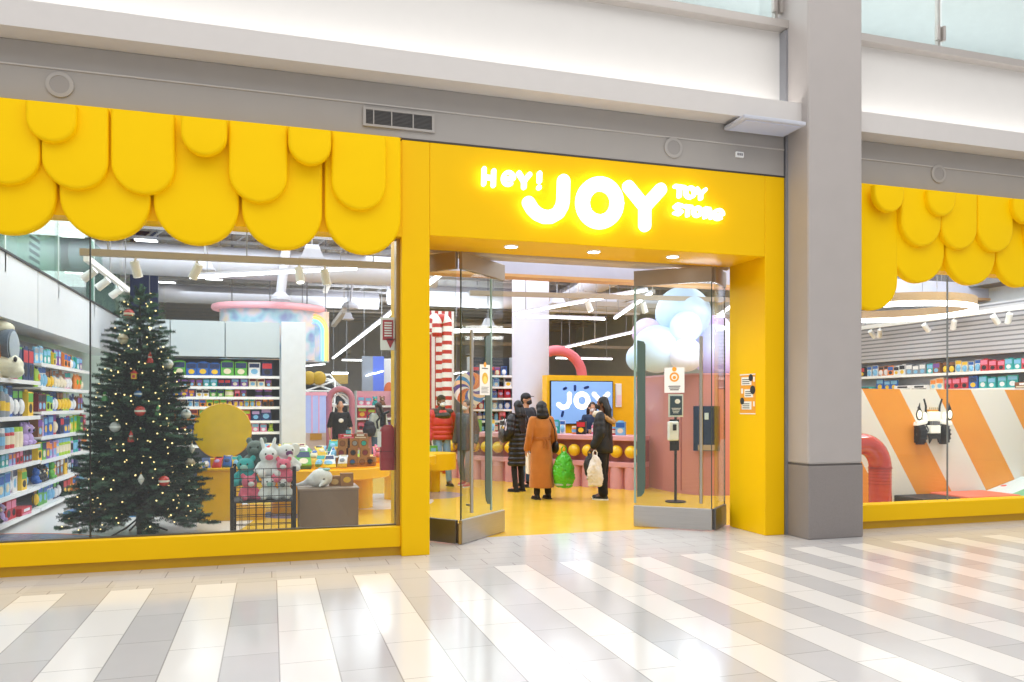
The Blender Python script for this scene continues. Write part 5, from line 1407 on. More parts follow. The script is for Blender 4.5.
# toy truck mounted on the partition
c = at(938.5, 424, 10.3)
t = root('wall_truck', 'white and black toy monster truck front mounted on the striped partition', 'toy truck', (c.x + .05, 10.495, c.z - .035))
t.scale = (.82, .45, .84)
for sx in (-1, 1):
    w = MB(); cx0 = c.x + sx * .30
    w.tube([(cx0 - .085, 10.38, c.z - .20), (cx0 - .07, 10.38, c.z - .20), (cx0 + .07, 10.38, c.z - .20), (cx0 + .085, 10.38, c.z - .20)], [.15, .19, .19, .15], 20)
    wo = w.build('wheel', BLACK, t, smooth=True)
    m = MB()
    for j in range(14):
        a = 2 * PI * j / 14; m.obox((cx0, 10.38 + .19 * math.cos(a), c.z - .20 + .19 * math.sin(a)), (.085, 0, 0), (0, .012 * math.cos(a), .012 * math.sin(a)), (0, -.015 * math.sin(a), .015 * math.cos(a)))
    m.build('tread', CHAR, wo)
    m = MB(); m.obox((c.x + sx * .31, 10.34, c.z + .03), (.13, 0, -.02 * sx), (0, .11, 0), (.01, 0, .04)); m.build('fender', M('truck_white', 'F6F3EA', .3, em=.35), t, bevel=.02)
    m = MB(); m.ell((c.x + sx * .385, 10.24, c.z + .19), (.055, .03, .085), 16, 10); mo = m.build('mirror_lamp', M('truck_lamp', 'FFF6E0', .3, em=1.0), t, smooth=True)
    m = MB(); m.tube([(c.x + sx * .385 + .068 * math.cos(a), 10.26, c.z + .19 + .1 * math.sin(a)) for a in [2 * PI * j / 20 for j in range(20)]], .016, 6, closed=True); m.build('lamp_rim', BLACK, mo, smooth=True)
    m = MB(); m.prism([(c.x + sx * .34, 10.25, c.z + .28), (c.x + sx * .42, 10.25, c.z + .28), (c.x + sx * .42, 10.25, c.z + .33), (c.x + sx * .395, 10.25, c.z + .36), (c.x + sx * .37, 10.25, c.z + .42), (c.x + sx * .365, 10.25, c.z + .34)], (0, .03, 0)); m.build('horn', CHAR, mo)
    m = MB(); m.ell((c.x + sx * .25, 10.25, c.z + .16), (.05, .03, .08), 14, 8); m.build('headlight', MC['truck_lamp'], t, smooth=True)
    m = MB(); m.tube([(c.x + sx * .17, 10.36, c.z + .16), (c.x + sx * .175, 10.34, c.z + .36), (c.x + sx * .23, 10.33, c.z + .50)], [.028, .024, .02], 10); m.build('exhaust_pipe', BLACK, t, smooth=True)
    m = MB(); m.tube([(c.x + sx * .19, 10.3, c.z - .02), (c.x + sx * .12, 10.3, c.z - .12), (c.x + sx * .2, 10.36, c.z - .2)], .018, 8); m.build('suspension_arm', STEELD, t, smooth=True)
MB().box(c.x - .14, c.x + .14, 10.22, 10.48, c.z + .06, c.z + .25).build('hood', MC['truck_white'], t, bevel=.02)
MB().box(c.x - .13, c.x + .13, 10.20, 10.48, c.z - .18, c.z - .02).build('grille_panel', MC['truck_white'], t, bevel=.02)
m = MB()
for j in range(5): m.box(c.x - .10 + j * .045, c.x - .075 + j * .045, 10.195, 10.3, c.z - .015, c.z + .055)
m.build('grille_bars', MGREY, t)
MB().prism([(c.x - .15, 10.24, c.z - .20), (c.x + .15, 10.24, c.z - .20), (c.x + .13, 10.24, c.z - .38), (c.x + .07, 10.24, c.z - .29), (c.x - .07, 10.24, c.z - .29), (c.x - .13, 10.24, c.z - .38)], (0, .05, 0)).build('bumper', CHAR, t)
m = MB(); m.box(c.x - .12, c.x + .12, 10.30, 10.46, c.z + .25, c.z + .29)
m.build('roof_bar', M('truck_amber', 'E2A23C', .4), t)
for j in range(5): MB().ell((c.x - .1 + j * .05, 10.30, c.z + .315), (.018, .02, .025), 10, 6).build('roof_lamp', M('truck_roof', 'C9B79A', .3), t, smooth=True)
MB().box(c.x - .1, c.x + .1, 10.3, 10.5, c.z - .2, c.z + .2).build('chassis', CHAR, t)
MB().cyl((c.x - .39, 10.38, c.z - .2), (c.x + .39, 10.38, c.z - .2), .03, seg=10).build('axle', STEELD, t)
# play mat slope in lower corner
k = NT('dotted_sheet')
vo = k.n('ShaderNodeTexVoronoi'); vo.inputs['Scale'].default_value = 4; k.l(k.obco(), vo.inputs['Vector'])
X, Y, Z = k.xyz()[:3]
bs = k.mix(k.math('LESS_THAN', Y, -.05), lin('DDEBEE'), lin('7DBB8C'))
k.l(k.mix(k.math('LESS_THAN', vo.outputs['Distance'], .2), bs, lin('E85A48')), k.b.inputs['Base Color']); k.b.inputs['Roughness'].default_value = .6
m = MB(); m.prism([(11.65, 9.6, .002), (11.65, 9.6, .12), (12.56, 9.6, .37), (12.56, 9.6, .002)], (0, .89, 0))
o = m.build('play_slope', k.m, None); tag(o, 'sloped play table with dotted white and green cover at the striped partition', 'play table')
o = MB().box(10.5, 11.6, 9.7, 10.45, 0.003, .17).build('low_bench', M('coral_bench', 'E8775C', .5), None, bevel=.02); tag(o, 'low coral bench at the foot of the striped partition', 'bench')
o = MB().box(9.72, 10.46, 9.8, 10.4, 0.003, .15).build('floor_box', CHAR, None, bevel=.01); tag(o, 'low black box at the foot of the striped partition below the truck', 'box')
# slatted right wall and rack
k = NT('slat_wall'); X, Y, Z = k.xyz()[:3]
ln = k.math('LESS_THAN', k.math('FRACT', k.math('DIVIDE', Z, .085)), .35)
k.l(k.mix(ln, lin('B9B7BC'), lin('77767C')), k.b.inputs['Base Color']); k.b.inputs['Roughness'].default_value = .5
struct('trim_40', MB().box(12.98, 13.4, 9.0, 19, 2.58, 3.55), k.m)
struct('trim_41', MB().box(12.9, 13.4, 9.0, 19, 3.9, 5.6), M('curtain_grey', '6C6D72', .8, noise=.5, nscale=2.0, aniso=(1, 3, .1)))
LD = [1.55, 1.93, 2.26]
shelf_unit('shelf_rack.010', 'white toy shelving along the slatted wall above the striped partition', (12.98, 15.6, 0), -PI / 2, 5.8, .4, LD, 2.58)
fill((12.98, 15.5, 0), -PI / 2, 5.6, LD[1:], [.27, .3], [['toy_box', 'toy_pack', 'toy_box'], ['toy_box', 'picture_book', 'board_game']], lambda c, k, i, s: '%s %s, %s from the pillar, %s shelf down, rack beyond striped partition' % (c, WORDS[k], i, s), 'toys on the rack beyond the partition', 1.0, 1.3, y=.09,
     hue=['red', 'white', 'black', 'orange', 'brown', 'blue', 'grey', 'cream', 'teal'])
p0_ = at(893, 345, 12); p1_ = at(950, 358, 12)
k = NT('curtain'); X, Y, Z = k.xyz()[:3]
fo = k.math('SINE', k.math('MULTIPLY', X, 26.0))
k.l(k.mix(k.math('MULTIPLY_ADD', fo, .5, .5), lin('55565C'), lin('7C7D84')), k.b.inputs['Base Color']); k.b.inputs['Roughness'].default_value = .9
struct('trim_45', MB().box(9.3, 12.9, 12.9, 12.96, 3.72, 5.62), k.m)
# glowing ring lamp
rc = Vector((10.4, 11.2, 3.26)); Rr = 1.32
t = root('ring_lamp', 'large glowing ring lamp hanging in the window beyond the pillar', 'lamp', rc)
n = 56
def hoop(r0, r1, z0, z1):
    m = MB(); m.ring_loft([[rc + Vector((r * math.cos(2 * PI * i / n), r * math.sin(2 * PI * i / n), z)) for i in range(n)] for r, z in ((r0, z0), (r1, z0), (r1, z1), (r0, z1))], cap=False, closed=True); return m
hoop(Rr - .05, Rr, -.06, .02).build('diffuser', LED, t, smooth=True)
hoop(Rr - .045, Rr - .005, .02, .16).build('band', M('lamp_tan', '9C8262', .6), t, smooth=True)
for a in (.4, 2.4, 4.5):
    c = rc + Vector((Rr * .98 * math.cos(a), Rr * .98 * math.sin(a), .16)); MB().cyl(c, (c.x, c.y, 5.6), .006, seg=6).build('cable', MGREY, t)

# ================================================================== PEOPLE
HAIRB = M('hair_black', '141214', .5, noise=.3, nscale=30)
HAIRN = M('hair_brown', '3A2A22', .5, noise=.3, nscale=30)
def hand_shape(mb, wrist, d, n, s, side, curl=.5):
    """palm with five unequal bent fingers; d = hand direction, n = palm normal, s = scale"""
    d = Vector(d).normalized(); n = Vector(n); n = (n - d * n.dot(d)).normalized(); w = d.cross(n) * side
    wrist = Vector(wrist)
    for q in (-.028, -.010, .010, .028):
        mb.capsule(wrist + w * q * .7 * s, wrist + d * .085 * s + w * q * s, .014 * s, .012 * s, 8)
    for i, (q, L) in enumerate(((.031, .068), (.011, .078), (-.010, .072), (-.030, .056))):
        b = wrist + d * .085 * s + w * q * s; dd = d; p = b
        for kx, (fl, rr) in enumerate(((.45, .0088), (.32, .008), (.23, .007))):
            dd = (dd + n * (curl * (.45 + .35 * kx))).normalized(); e = p + dd * L * fl * s; mb.capsule(p, e, rr * s, rr * .9 * s, 7); p = e
    b = wrist + d * .028 * s + w * .03 * s; dd = (d * .6 + w * .75 + n * .25).normalized()
    e = b + dd * .038 * s; mb.capsule(b, e, .0125 * s, .0105 * s, 7); dd = (d * .85 + w * .25 + n * .4).normalized(); mb.capsule(e, e + dd * .032 * s, .0100 * s, .0085 * s, 7)

class Figure:
    def __init__(s, label, loc, rz, h, skin, arms, legs, lean=0., head_turn=0., head_down=0.):
        s.t = root('person', label, 'person', loc, rz)
        k = s.k = h / 1.75; s.skin = skin
        V = lambda x, y, z: Vector((x, y, z)) * k
        s.sh = {}; s.el = {}; s.wr = {}
        for sd in (-1, 1):
            s.sh[sd] = V(sd * .175, lean, 1.42); s.el[sd] = V(*arms[sd][0]); s.wr[sd] = V(*arms[sd][1])
        s.kn = {sd: V(*legs[sd][0]) for sd in (-1, 1)}; s.an = {sd: V(*legs[sd][1]) for sd in (-1, 1)}
        s.hp = {sd: V(sd * .09, 0, .92) for sd in (-1, 1)}
        s.lean = lean * k
        s.rot = Matrix.Translation(V(0, lean - .01, 1.53)) @ Matrix.Rotation(head_turn, 4, 'Z') @ Matrix.Rotation(head_down, 4, 'X')
        hd = lambda x, y, z: s.rot @ (Vector((x, y, z)) * k)
        s.hd = hd; R3 = s.rot.to_3x3()
        b = MB()
        b.ell(V(0, 0, .95), Vector((.165, .11, .12)) * k); b.ell(V(0, lean * .4, 1.12), Vector((.14, .10, .14)) * k); b.ell(V(0, lean * .8, 1.30), Vector((.165, .115, .17)) * k)
        b.capsule(V(-.13, lean, 1.42), V(.13, lean, 1.42), .06 * k, .06 * k)
        b.capsule(V(0, lean, 1.42), hd(0, 0, .06), .062 * k, .052 * k)
        # head: skull, face, jaw, nose, ears, brow
        b.ell(hd(0, .012, .125), Vector((.074, .092, .098)) * k, mat=R3); b.ell(hd(0, -.022, .075), Vector((.06, .066, .07)) * k, mat=R3); b.ell(hd(0, -.05, .028), Vector((.034, .032, .028)) * k, mat=R3)
        b.capsule(hd(0, -.085, .105), hd(0, -.106, .076), .009 * k, .014 * k, 8); b.capsule(hd(-.035, -.078, .122), hd(.035, -.078, .122), .011 * k, .011 * k, 8)
        b.capsule(hd(-.02, -.083, .045), hd(.02, -.083, .045), .008 * k, .008 * k, 8)
        for sd in (-1, 1): b.ell(hd(sd * .077, .012, .09), Vector((.012, .022, .034)) * k, mat=R3)
        for sd in (-1, 1):
            b.capsule(s.sh[sd], s.el[sd], .052 * k, .042 * k); b.capsule(s.el[sd], s.wr[sd], .042 * k, .028 * k)
            b.capsule(s.hp[sd], s.kn[sd], .082 * k, .056 * k); b.capsule(s.kn[sd], s.an[sd], .056 * k, .038 * k); b.capsule(s.an[sd], s.an[sd] + V(0, -.13, -.05), .036 * k, .028 * k)
        me = blob(b, skin, .0125, 2, 'body')
        hb = MB()
        for sd in (-1, 1):
            d = (s.wr[sd] - s.el[sd]).normalized(); n = Vector((-sd, 0, 0)) if abs(d.x) < .8 else Vector((0, 0, -1))
            hand_shape(hb, s.wr[sd] - d * .01, d, n, k * 1.02, sd, arms[sd][2] if len(arms[sd]) > 2 else .35)
        hm = blob(hb, skin, .0055, 1, 'hand')
        bm = bmesh.new(); bm.from_mesh(me); bm.from_mesh(hm); bm.to_mesh(me); bm.free(); bpy.data.meshes.remove(hm)
        me.polygons.foreach_set('use_smooth', [True] * len(me.polygons))
        link_mesh('body', me, s.t)
        for sd in (-1, 1):
            MB().ell(hd(sd * .031, -.0815, .1), .0095 * k, 10, 7).build('eye', M('eye_white', 'EDEBE6', .2), s.t, smooth=True, world=False)
            MB().ell(hd(sd * .031, -.0885, .1), .0052 * k, 8, 6).build('iris', M('eye_dark', '231812', .2), s.t, smooth=True, world=False)
        MB().ell(hd(0, -.089, .045), Vector((.021, .005, .006)) * k, 10, 6, mat=R3).build('mouth', M('lip', '9A5148', .5), s.t, smooth=True, world=False)
    def V(s, x, y, z): return Vector((x, y, z)) * s.k
    def legs(s, mt, r0=.098, r1=.07, r2=.06, nm='trousers', hem=.08):
        b = MB(); k = s.k; b.ell(s.V(0, .005, .96), Vector((.178, .125, .12)) * k)
        for sd in (-1, 1):
            b.capsule(s.hp[sd], s.kn[sd], r0 * k, r1 * k); d = (s.an[sd] - s.kn[sd]); b.capsule(s.kn[sd], s.kn[sd] + d * (1 - hem), r1 * k, r2 * k)
        link_mesh(nm, blob(b, mt, .014, 3, nm, s.wrinkle(.006, 14)), s.t)
    def wrinkle(s, a, f):
        return lambda co, n: n * a * mnoise.noise(Vector((co.x * f, co.y * f, co.z * f * .6)))
    def shoes(s, mt, sole=None, boot=False):
        for sd in (-1, 1):
            b = MB(); a = s.an[sd]; k = s.k; g = Vector((a.x, a.y, a.z - .09 * k))
            b.capsule(g + s.V(0, .04, .042), g + s.V(0, -.06, .04), .04 * k, .042 * k); b.capsule(g + s.V(0, -.05, .035), g + s.V(0, -.155, .03), .044 * k, .033 * k); b.capsule(g + s.V(0, .02, .05), g + s.V(0, .0, .22 if boot else .10), .046 * k, .046 * k)
            sh = link_mesh('shoe', blob(b, mt, .011, 2, 'shoe'), s.t)
            m = MB(); m.ring_loft([[g + s.V(x * w, y, z) for x, y in [(.045, .07), (.05, -.03), (.05, -.11), (.03, -.18), (0, -.195), (-.03, -.18), (-.05, -.11), (-.05, -.03), (-.045, .07), (0, .085)]] for z, w in ((0, 1.0), (.022, 1.02))])
            m.build('sole', sole or CHAR, sh, world=False)
    def top(s, mt, rings, sl=(.066, .058, .05), nm='coat', puff=0., voxel=.014, wr=(.007, 11), sleeve_to=1.0, name2=None):
        """rings: (z, rx, ry, cy) from hem to shoulders"""
        k = s.k; b = MB(); n = 28
        rg = []
        for z, rx, ry, cy in rings:
            rg.append([s.V(rx * math.cos(2 * PI * i / n), cy + ry * math.sin(2 * PI * i / n), z) for i in range(n)])
        b.ring_loft(rg); b.capsule(s.V(-.14, s.lean / k, 1.41), s.V(.14, s.lean / k, 1.41), .072 * k, .072 * k)
        for sd in (-1, 1):
            w = s.el[sd].lerp(s.wr[sd], sleeve_to * .97)
            if puff:
                for (p, q, ra, rb) in ((s.sh[sd], s.el[sd], sl[0], sl[1]), (s.el[sd], w, sl[1], sl[2])):
                    L = (q - p).length; m_ = max(2, int(L / (.075 * k)))
                    for i in range(m_):
                        f0 = i / m_; f1 = (i + 1) / m_; rr = ra + (rb - ra) * f0; b.capsule(p.lerp(q, f0 + .02), p.lerp(q, f1 - .02), (rr + puff * .3) * k, (rr + puff * .3) * k); b.ell(p.lerp(q, (f0 + f1) / 2), (rr + puff) * k)
            else:
                b.capsule(s.sh[sd], s.el[sd], sl[0] * k, sl[1] * k); b.capsule(s.el[sd], w, sl[1] * k, sl[2] * k)
        return link_mesh(nm, blob(b, mt, voxel, 2 if puff else 3, nm, s.wrinkle(*wr)), s.t)
    def blobpart(s, nm, mb, mt, voxel=.012, wr=None):
        return link_mesh(nm, blob(mb, mt, voxel, 2, nm, s.wrinkle(*wr) if wr else None), s.t)
    def hairlong(s, mt, z_end, width=.085, nm='hair', rad=.034):
        b = MB(); k = s.k; hd = s.hd; R3 = s.rot.to_3x3()
        b.ell(hd(0, .025, .135), Vector((.088, .098, .098)) * k, mat=R3)
        for i in range(9):
            x = -.075 + .15 * i / 8
            top = hd(x * .9, .075 - abs(x) * .35, .12); low = hd(x * width / .08 * .95, .105 + .015 * math.cos(i * 2), 0); end = Vector((low.x, low.y + .02, z_end * k + .03 * (i % 3)))
            end = Vector((low.x * 1.0, max(low.y, .13 * k), end.z))
            b.capsule(top, low, rad * k, rad * k); b.capsule(low, end, rad * k, rad * .55 * k)
        s.blobpart(nm, b, mt, .013, (.008, 22))
    def hairshort(s, mt):
        b = MB(); k = s.k; hd = s.hd; R3 = s.rot.to_3x3()
        b.ell(hd(0, .026, .14), Vector((.083, .092, .09)) * k, mat=R3); b.ell(hd(0, .06, .09), Vector((.075, .055, .08)) * k, mat=R3)
        s.blobpart('hair', b, mt, .012, (.008, 30))
    def mask(s, mt):
        b = MB(); k = s.k; hd = s.hd; R3 = s.rot.to_3x3(); b.ell(hd(0, -.05, .052), Vector((.058, .062, .048)) * k, mat=R3); b.capsule(hd(0, -.095, .085), hd(0, -.1, .04), .018 * k, .02 * k)
        s.blobpart('face_mask', b, mt, .010)
        for sd in (-1, 1):
            m = MB(); m.tube([hd(sd * .05, -.06, .07), hd(sd * .074, -.02, .085), hd(sd * .082, .015, .1)], .003 * k, 5); m.build('mask_strap', mt, s.t, world=False)

A_DOWN = {-1: ((-.235, .02, 1.14), (-.25, -.05, .90)), 1: ((.235, .02, 1.14), (.25, -.05, .90))}
L_STAND = {-1: ((-.10, -.01, .49), (-.105, .02, .09)), 1: ((.10, -.01, .49), (.105, .02, .09))}

# brown coat (back to us)
f = Figure('person in long mustard brown belted coat standing with back turned', (4.45, 12.76, 0), PI + .12, 1.68, SKIN, {-1: ((-.25, .02, 1.14), (-.26, -.06, .88), .6), 1: ((.245, .01, 1.14), (.25, -.08, .90))}, {-1: ((-.10, -.01, .49), (-.13, .02, .09)), 1: ((.09, -.01, .49), (.10, .03, .09))})
f.legs(M('trouser_black', '1B1B1F', .8))
f.shoes(M('shoe_black', '1C1C20', .7))
COATB = M('coat_mustard', 'B8702A', .85, noise=.12, nscale=9, bump=.2, sheen=.3)
f.top(COATB, [(.21, .238, .185, .01), (.55, .222, .168, .01), (.9, .20, .15, .005), (1.06, .165, .125, 0), (1.12, .165, .125, 0), (1.28, .19, .14, 0), (1.42, .17, .12, 0), (1.47, .08, .075, 0)], (.075, .066, .058), wr=(.012, 7))
m = MB(); m.ring_loft([[f.V(r * math.cos(a) * 1.0, .76 * r * math.sin(a), z) for a in [2 * PI * i / 28 for i in range(28)]] for r, z in ((.178, 1.06), (.182, 1.07), (.182, 1.105), (.178, 1.115))]); m.build('belt', M('coat_belt', 'A8642A', .8), f.t, smooth=True, world=False)
m = MB()
m.tube([f.V(.02, .145, 1.08), f.V(.0, .16, 1.02), f.V(.03, .165, .92)], .013, 8); m.tube([f.V(-.03, .145, 1.08), f.V(-.06, .16, 1.0), f.V(-.05, .165, .90)], .013, 8); m.build('belt_tie', MC['coat_belt'], f.t, smooth=True, world=False)
b = MB(); hd = f.hd; kk = f.k; R3 = f.rot.to_3x3()
b.ell(hd(0, .02, .12), Vector((.098, .11, .115)) * kk, mat=R3); b.ell(hd(0, .06, .03), Vector((.115, .085, .11)) * kk, mat=R3); b.ell(hd(0, .07, -.03), Vector((.13, .08, .08)) * kk, mat=R3)
f.blobpart('hair', b, HAIRB, .013, (.008, 20))
m = MB(); m.tube([f.V(-.12, .10, 1.44), f.V(-.20, .13, 1.25), f.V(-.235, .1, 1.02)], .01, 6); m.build('bag_strap', BLACK, f.t, world=False)
MB().ell(f.V(-.265, .02, .93), Vector((.06, .12, .12)) * f.k).build('glove_cuff', BLACK, f.t, smooth=True, world=False)

# black coat long hair
f = Figure('person in long black padded coat with long black hair', (4.42, 14.0, 0), PI + .55, 1.70, SKIN, {-1: ((-.24, -.02, 1.15), (-.20, -.22, 1.06)), 1: ((.25, .02, 1.14), (.24, -.16, 1.0))}, {-1: ((-.09, -.01, .49), (-.09, .02, .09)), 1: ((.10, -.01, .49), (.11, .03, .09))}, head_turn=-.3)
f.legs(MC['trouser_black'], .09, .06, .052)
f.shoes(MC['shoe_black'], boot=True)
PUFB = M('puffer_black', '18191D', .38, noise=.25, nscale=8)
rg = []; z = .50
while z < 1.40:
    r = .235 - .05 * (z - .5); 
    rg += [(z, r - .022, r * .72 - .02, .0), (z + .025, r, r * .72, .0), (z + .065, r, r * .72, .0)]; z += .09
rg += [(1.43, .15, .11, 0), (1.48, .09, .08, 0)]
f.top(PUFB, rg, (.08, .07, .06), puff=.014)
f.hairlong(HAIRB, 1.13)
b = MB(); hd = f.hd
for i in range(14):
    a = 2 * PI * i / 14; b.ell(f.V(.125 * math.cos(a), .02 + .11 * math.sin(a), 1.46 + .012 * (i % 2)), .045 * f.k, 8, 6)
f.blobpart('fur_collar', b, M('fur_dark', '2A2422', .95, noise=.4, nscale=60), .013, (.012, 40))
bagc = Vector((4.18, 14.05, 0))

# man in cap behind
f = Figure('person in dark jacket and black cap behind the long haired person', (4.84, 14.8, 0), .55, 1.85, SKIN, {-1: ((-.25, .0, 1.15), (-.2, -.2, 1.0)), 1: ((.25, .0, 1.15), (.2, -.2, 1.02))}, L_STAND, head_turn=.2)
f.legs(M('denim', '4A6484', .85, noise=.15))
f.shoes(MC['shoe_black'])
f.top(M('jacket_dark', '2B2E36', .7, noise=.15), [(.88, .20, .15, 0), (1.05, .195, .15, 0), (1.28, .21, .15, 0), (1.42, .18, .125, 0), (1.48, .085, .08, 0)], (.08, .07, .058), nm='jacket')
f.hairshort(HAIRB); f.mask(M('mask_black', '2A2A2C', .8))
b = MB(); R3 = f.rot.to_3x3(); b.ell(f.hd(0, .012, .155), Vector((.09, .104, .082)) * f.k, mat=R3)
f.blobpart('cap', b, M('cap_black', '26262B', .7), .012)
m = MB(); m.prism([f.hd(.075 * math.cos(a), -.06 - .10 * math.sin(a), .158) for a in [PI * i / 12 for i in range(13)]], R3 @ Vector((0, 0, .012))); m.build('cap_peak', MC['cap_black'], f.t, world=False)

# woman at right, three quarter back, facing the till
f = Figure('person in black jacket with fur hood and long dark braids at till', (5.45, 12.43, 0), PI + .95, 1.76, SKIND, {-1: ((-.25, .0, 1.15), (-.22, -.16, .93), .6), 1: ((.25, .02, 1.14), (.25, -.1, .92), .7)}, {-1: ((-.10, -.01, .49), (-.11, -.02, .09)), 1: ((.10, -.01, .49), (.11, .04, .09))}, head_turn=.25)
f.legs(M('cargo_black', '17171B', .85, noise=.2), .115, .09, .082)
f.shoes(MC['shoe_black'], sole=WHITE)
f.top(M('jacket_black', '1E2024', .6, noise=.2), [(.80, .215, .165, 0), (.86, .235, .18, 0), (1.0, .225, .17, 0), (1.08, .21, .16, 0), (1.28, .215, .16, 0), (1.42, .18, .13, 0), (1.48, .09, .085, 0)], (.085, .075, .062), nm='jacket', puff=.008)
f.hairlong(M('hair_braids', '17130F', .6, noise=.5, nscale=45), .80, .135, rad=.046)
b = MB()
for i in range(18):
    a = PI * (i / 17) ; b.ell(f.V(.17 * math.cos(a), .06 + .13 * math.sin(a), 1.42 - .10 * math.sin(a)), .042 * f.k, 8, 6)
f.blobpart('fur_hood', b, M('fur_tan', 'B08A5E', .95, noise=.35, nscale=60, bump=.3), .012, (.014, 45))
b = MB(); b.capsule(f.V(-.06, -.1, 1.46), f.V(.06, -.1, 1.46), .055 * f.k, .055 * f.k); b.capsule(f.V(-.1, -.02, 1.47), f.V(-.06, -.11, 1.45), .05 * f.k, .055 * f.k); b.capsule(f.V(.1, -.02, 1.47), f.V(.06, -.11, 1.45), .05 * f.k, .055 * f.k)
f.blobpart('scarf', b, M('scarf_cream', 'DCD2C0', .9), .012)
f.mask(MC['mask_black'])

# cashier behind the counter
cxp = at(592, 404, 15.5)
f = Figure('person with brown hair working behind the pink till counter', (cxp.x, 15.5, 0), -.25, 1.68, SKIN, {-1: ((-.24, -.02, 1.14), (-.12, -.26, 1.12)), 1: ((.24, -.02, 1.14), (.12, -.26, 1.13))}, L_STAND, lean=-.03, head_down=.15)
f.legs(MC['trouser_black']); f.shoes(MC['shoe_black'])
f.top(M('shirt_navy', '2C3C58', .8), [(.9, .17, .125, 0), (1.1, .16, .12, 0), (1.3, .18, .13, -.02), (1.42, .16, .11, -.03), (1.48, .08, .07, -.03)], (.062, .052, .044), nm='shirt')
f.hairlong(HAIRN, 1.36, .1); f.mask(M('mask_pale', 'D8CFCB', .8))

# red puffer jacket, walking towards us
f = Figure('person in red and black puffer jacket walking with white face mask', (3.27, 15.45, 0), .15, 1.80, SKIND, {-1: ((-.27, .03, 1.15), (-.28, -.08, .93), .5), 1: ((.27, .06, 1.15), (.29, .0, .92), .5)}, {-1: ((-.10, -.12, .50), (-.10, .10, .13)), 1: ((.10, -.08, .48), (.12, -.10, .09))}, head_turn=.1)
f.legs(M('denim_light', '7FA3C4', .85, noise=.15), .092, .068, .056); f.shoes(MC['shoe_black'], boot=True)
REDP = M('puffer_red', 'C92A30', .45, noise=.15)
rg = []; z = .90
while z < 1.22:
    r = .23; rg += [(z, r - .025, r * .72 - .025, 0), (z + .025, r, r * .74, 0), (z + .065, r, r * .74, 0)]; z += .09
rg += [(1.30, .22, .16, 0), (1.40, .18, .13, 0), (1.48, .09, .085, 0)]
f.top(REDP, rg, (.088, .08, .064), nm='jacket', puff=.014)
b = MB(); b.capsule(f.V(-.17, 0, 1.42), f.V(.17, 0, 1.42), .092 * f.k, .092 * f.k); b.ell(f.V(0, -.02, 1.36), Vector((.19, .165, .09)) * f.k); b.capsule(f.V(0, 0, 1.42), f.V(0, 0, 1.50), .085 * f.k, .08 * f.k)
f.blobpart('jacket_yoke', b, M('yoke_black', '1A1A1D', .5), .013, (.006, 14))
f.hairshort(HAIRB); f.mask(M('mask_white', 'EFEFEF', .8))
b = MB(); R3 = f.rot.to_3x3(); b.ell(f.hd(0, .02, .165), Vector((.088, .098, .082)) * f.k, mat=R3); f.blobpart('beanie', b, M('beanie_black', '1F2124', .9), .012)

# grey walker behind the door
f = Figure('person in dark grey coat and pink shoes seen through the left glass door', (3.72, 15.2, 0), -.8, 1.72, SKIN, A_DOWN, {-1: ((-.10, -.06, .49), (-.10, .06, .11)), 1: ((.10, -.08, .48), (.10, -.08, .09))})
f.legs(M('trouser_grey', '8B8B90', .85)); f.shoes(M('shoe_pink', 'C2606C', .7), sole=WHITE)
f.top(M('coat_grey', '4A4B50', .8), [(.72, .2, .15, 0), (1.0, .19, .14, 0), (1.28, .2, .145, 0), (1.42, .17, .12, 0), (1.48, .085, .08, 0)], (.076, .066, .055))
f.hairlong(HAIRN, 1.35); f.mask(M('mask_pale', 'D8CFCB', .8))

# far: staff in black t-shirt, person in grey top
q = at(340, 440, 18.8)
f = Figure('person in black t-shirt with white print standing under the pink arch', (q.x, 18.8, 0), .1, 1.72, SKIN, {-1: ((-.25, .02, 1.15), (-.26, -.1, .95)), 1: ((.25, .02, 1.15), (.24, -.12, .96))}, L_STAND)
f.legs(MC['trouser_black']); f.shoes(MC['shoe_black'])
f.top(M('tee_black', '18181B', .85), [(.88, .18, .13, 0), (1.1, .165, .125, 0), (1.3, .185, .135, 0), (1.42, .165, .11, 0), (1.47, .08, .07, 0)], (.07, .062, .05), nm='t_shirt', sleeve_to=.15)
MB().ell(f.V(0, -.136, 1.28), Vector((.06, .012, .05)) * f.k, 14, 8).build('shirt_print', WHITE, f.t, smooth=True, world=False)
f.hairshort(HAIRB)
q = at(378, 440, 19.6)
f = Figure('person in pale grey top with dark bag standing at the far shelves', (q.x, 19.6, 0), PI + .4, 1.68, SKIN, A_DOWN, L_STAND)
f.legs(MC['denim']); f.shoes(MC['shoe_black'])
f.top(M('top_sage', 'B3BBB2', .85), [(.86, .185, .135, 0), (1.1, .17, .125, 0), (1.3, .19, .135, 0), (1.42, .165, .115, 0), (1.48, .08, .07, 0)], (.07, .06, .05), nm='jumper')
f.hairlong(HAIRN, 1.38)
b = MB(); b.ell((0, 0, .16), (.17, .1, .17)); b.ell((0, 0, .3), (.13, .08, .08))
t = root('backpack', 'dark backpack carried by the person in pale grey top', 'bag', (q.x - .24, 19.35, .85))
link_mesh('body', blob(b, M('pack_dark', '23242C', .7), .014, 2, 'body', lambda co, n: n * .008 * mnoise.noise(co * 14)), t)
m = MB(); m.tube([(-.08, 0, .34), (-.03, .1, .5), (.06, .12, .58)], .014, 8); m.build('strap', BLACK, t, world=False, smooth=True)

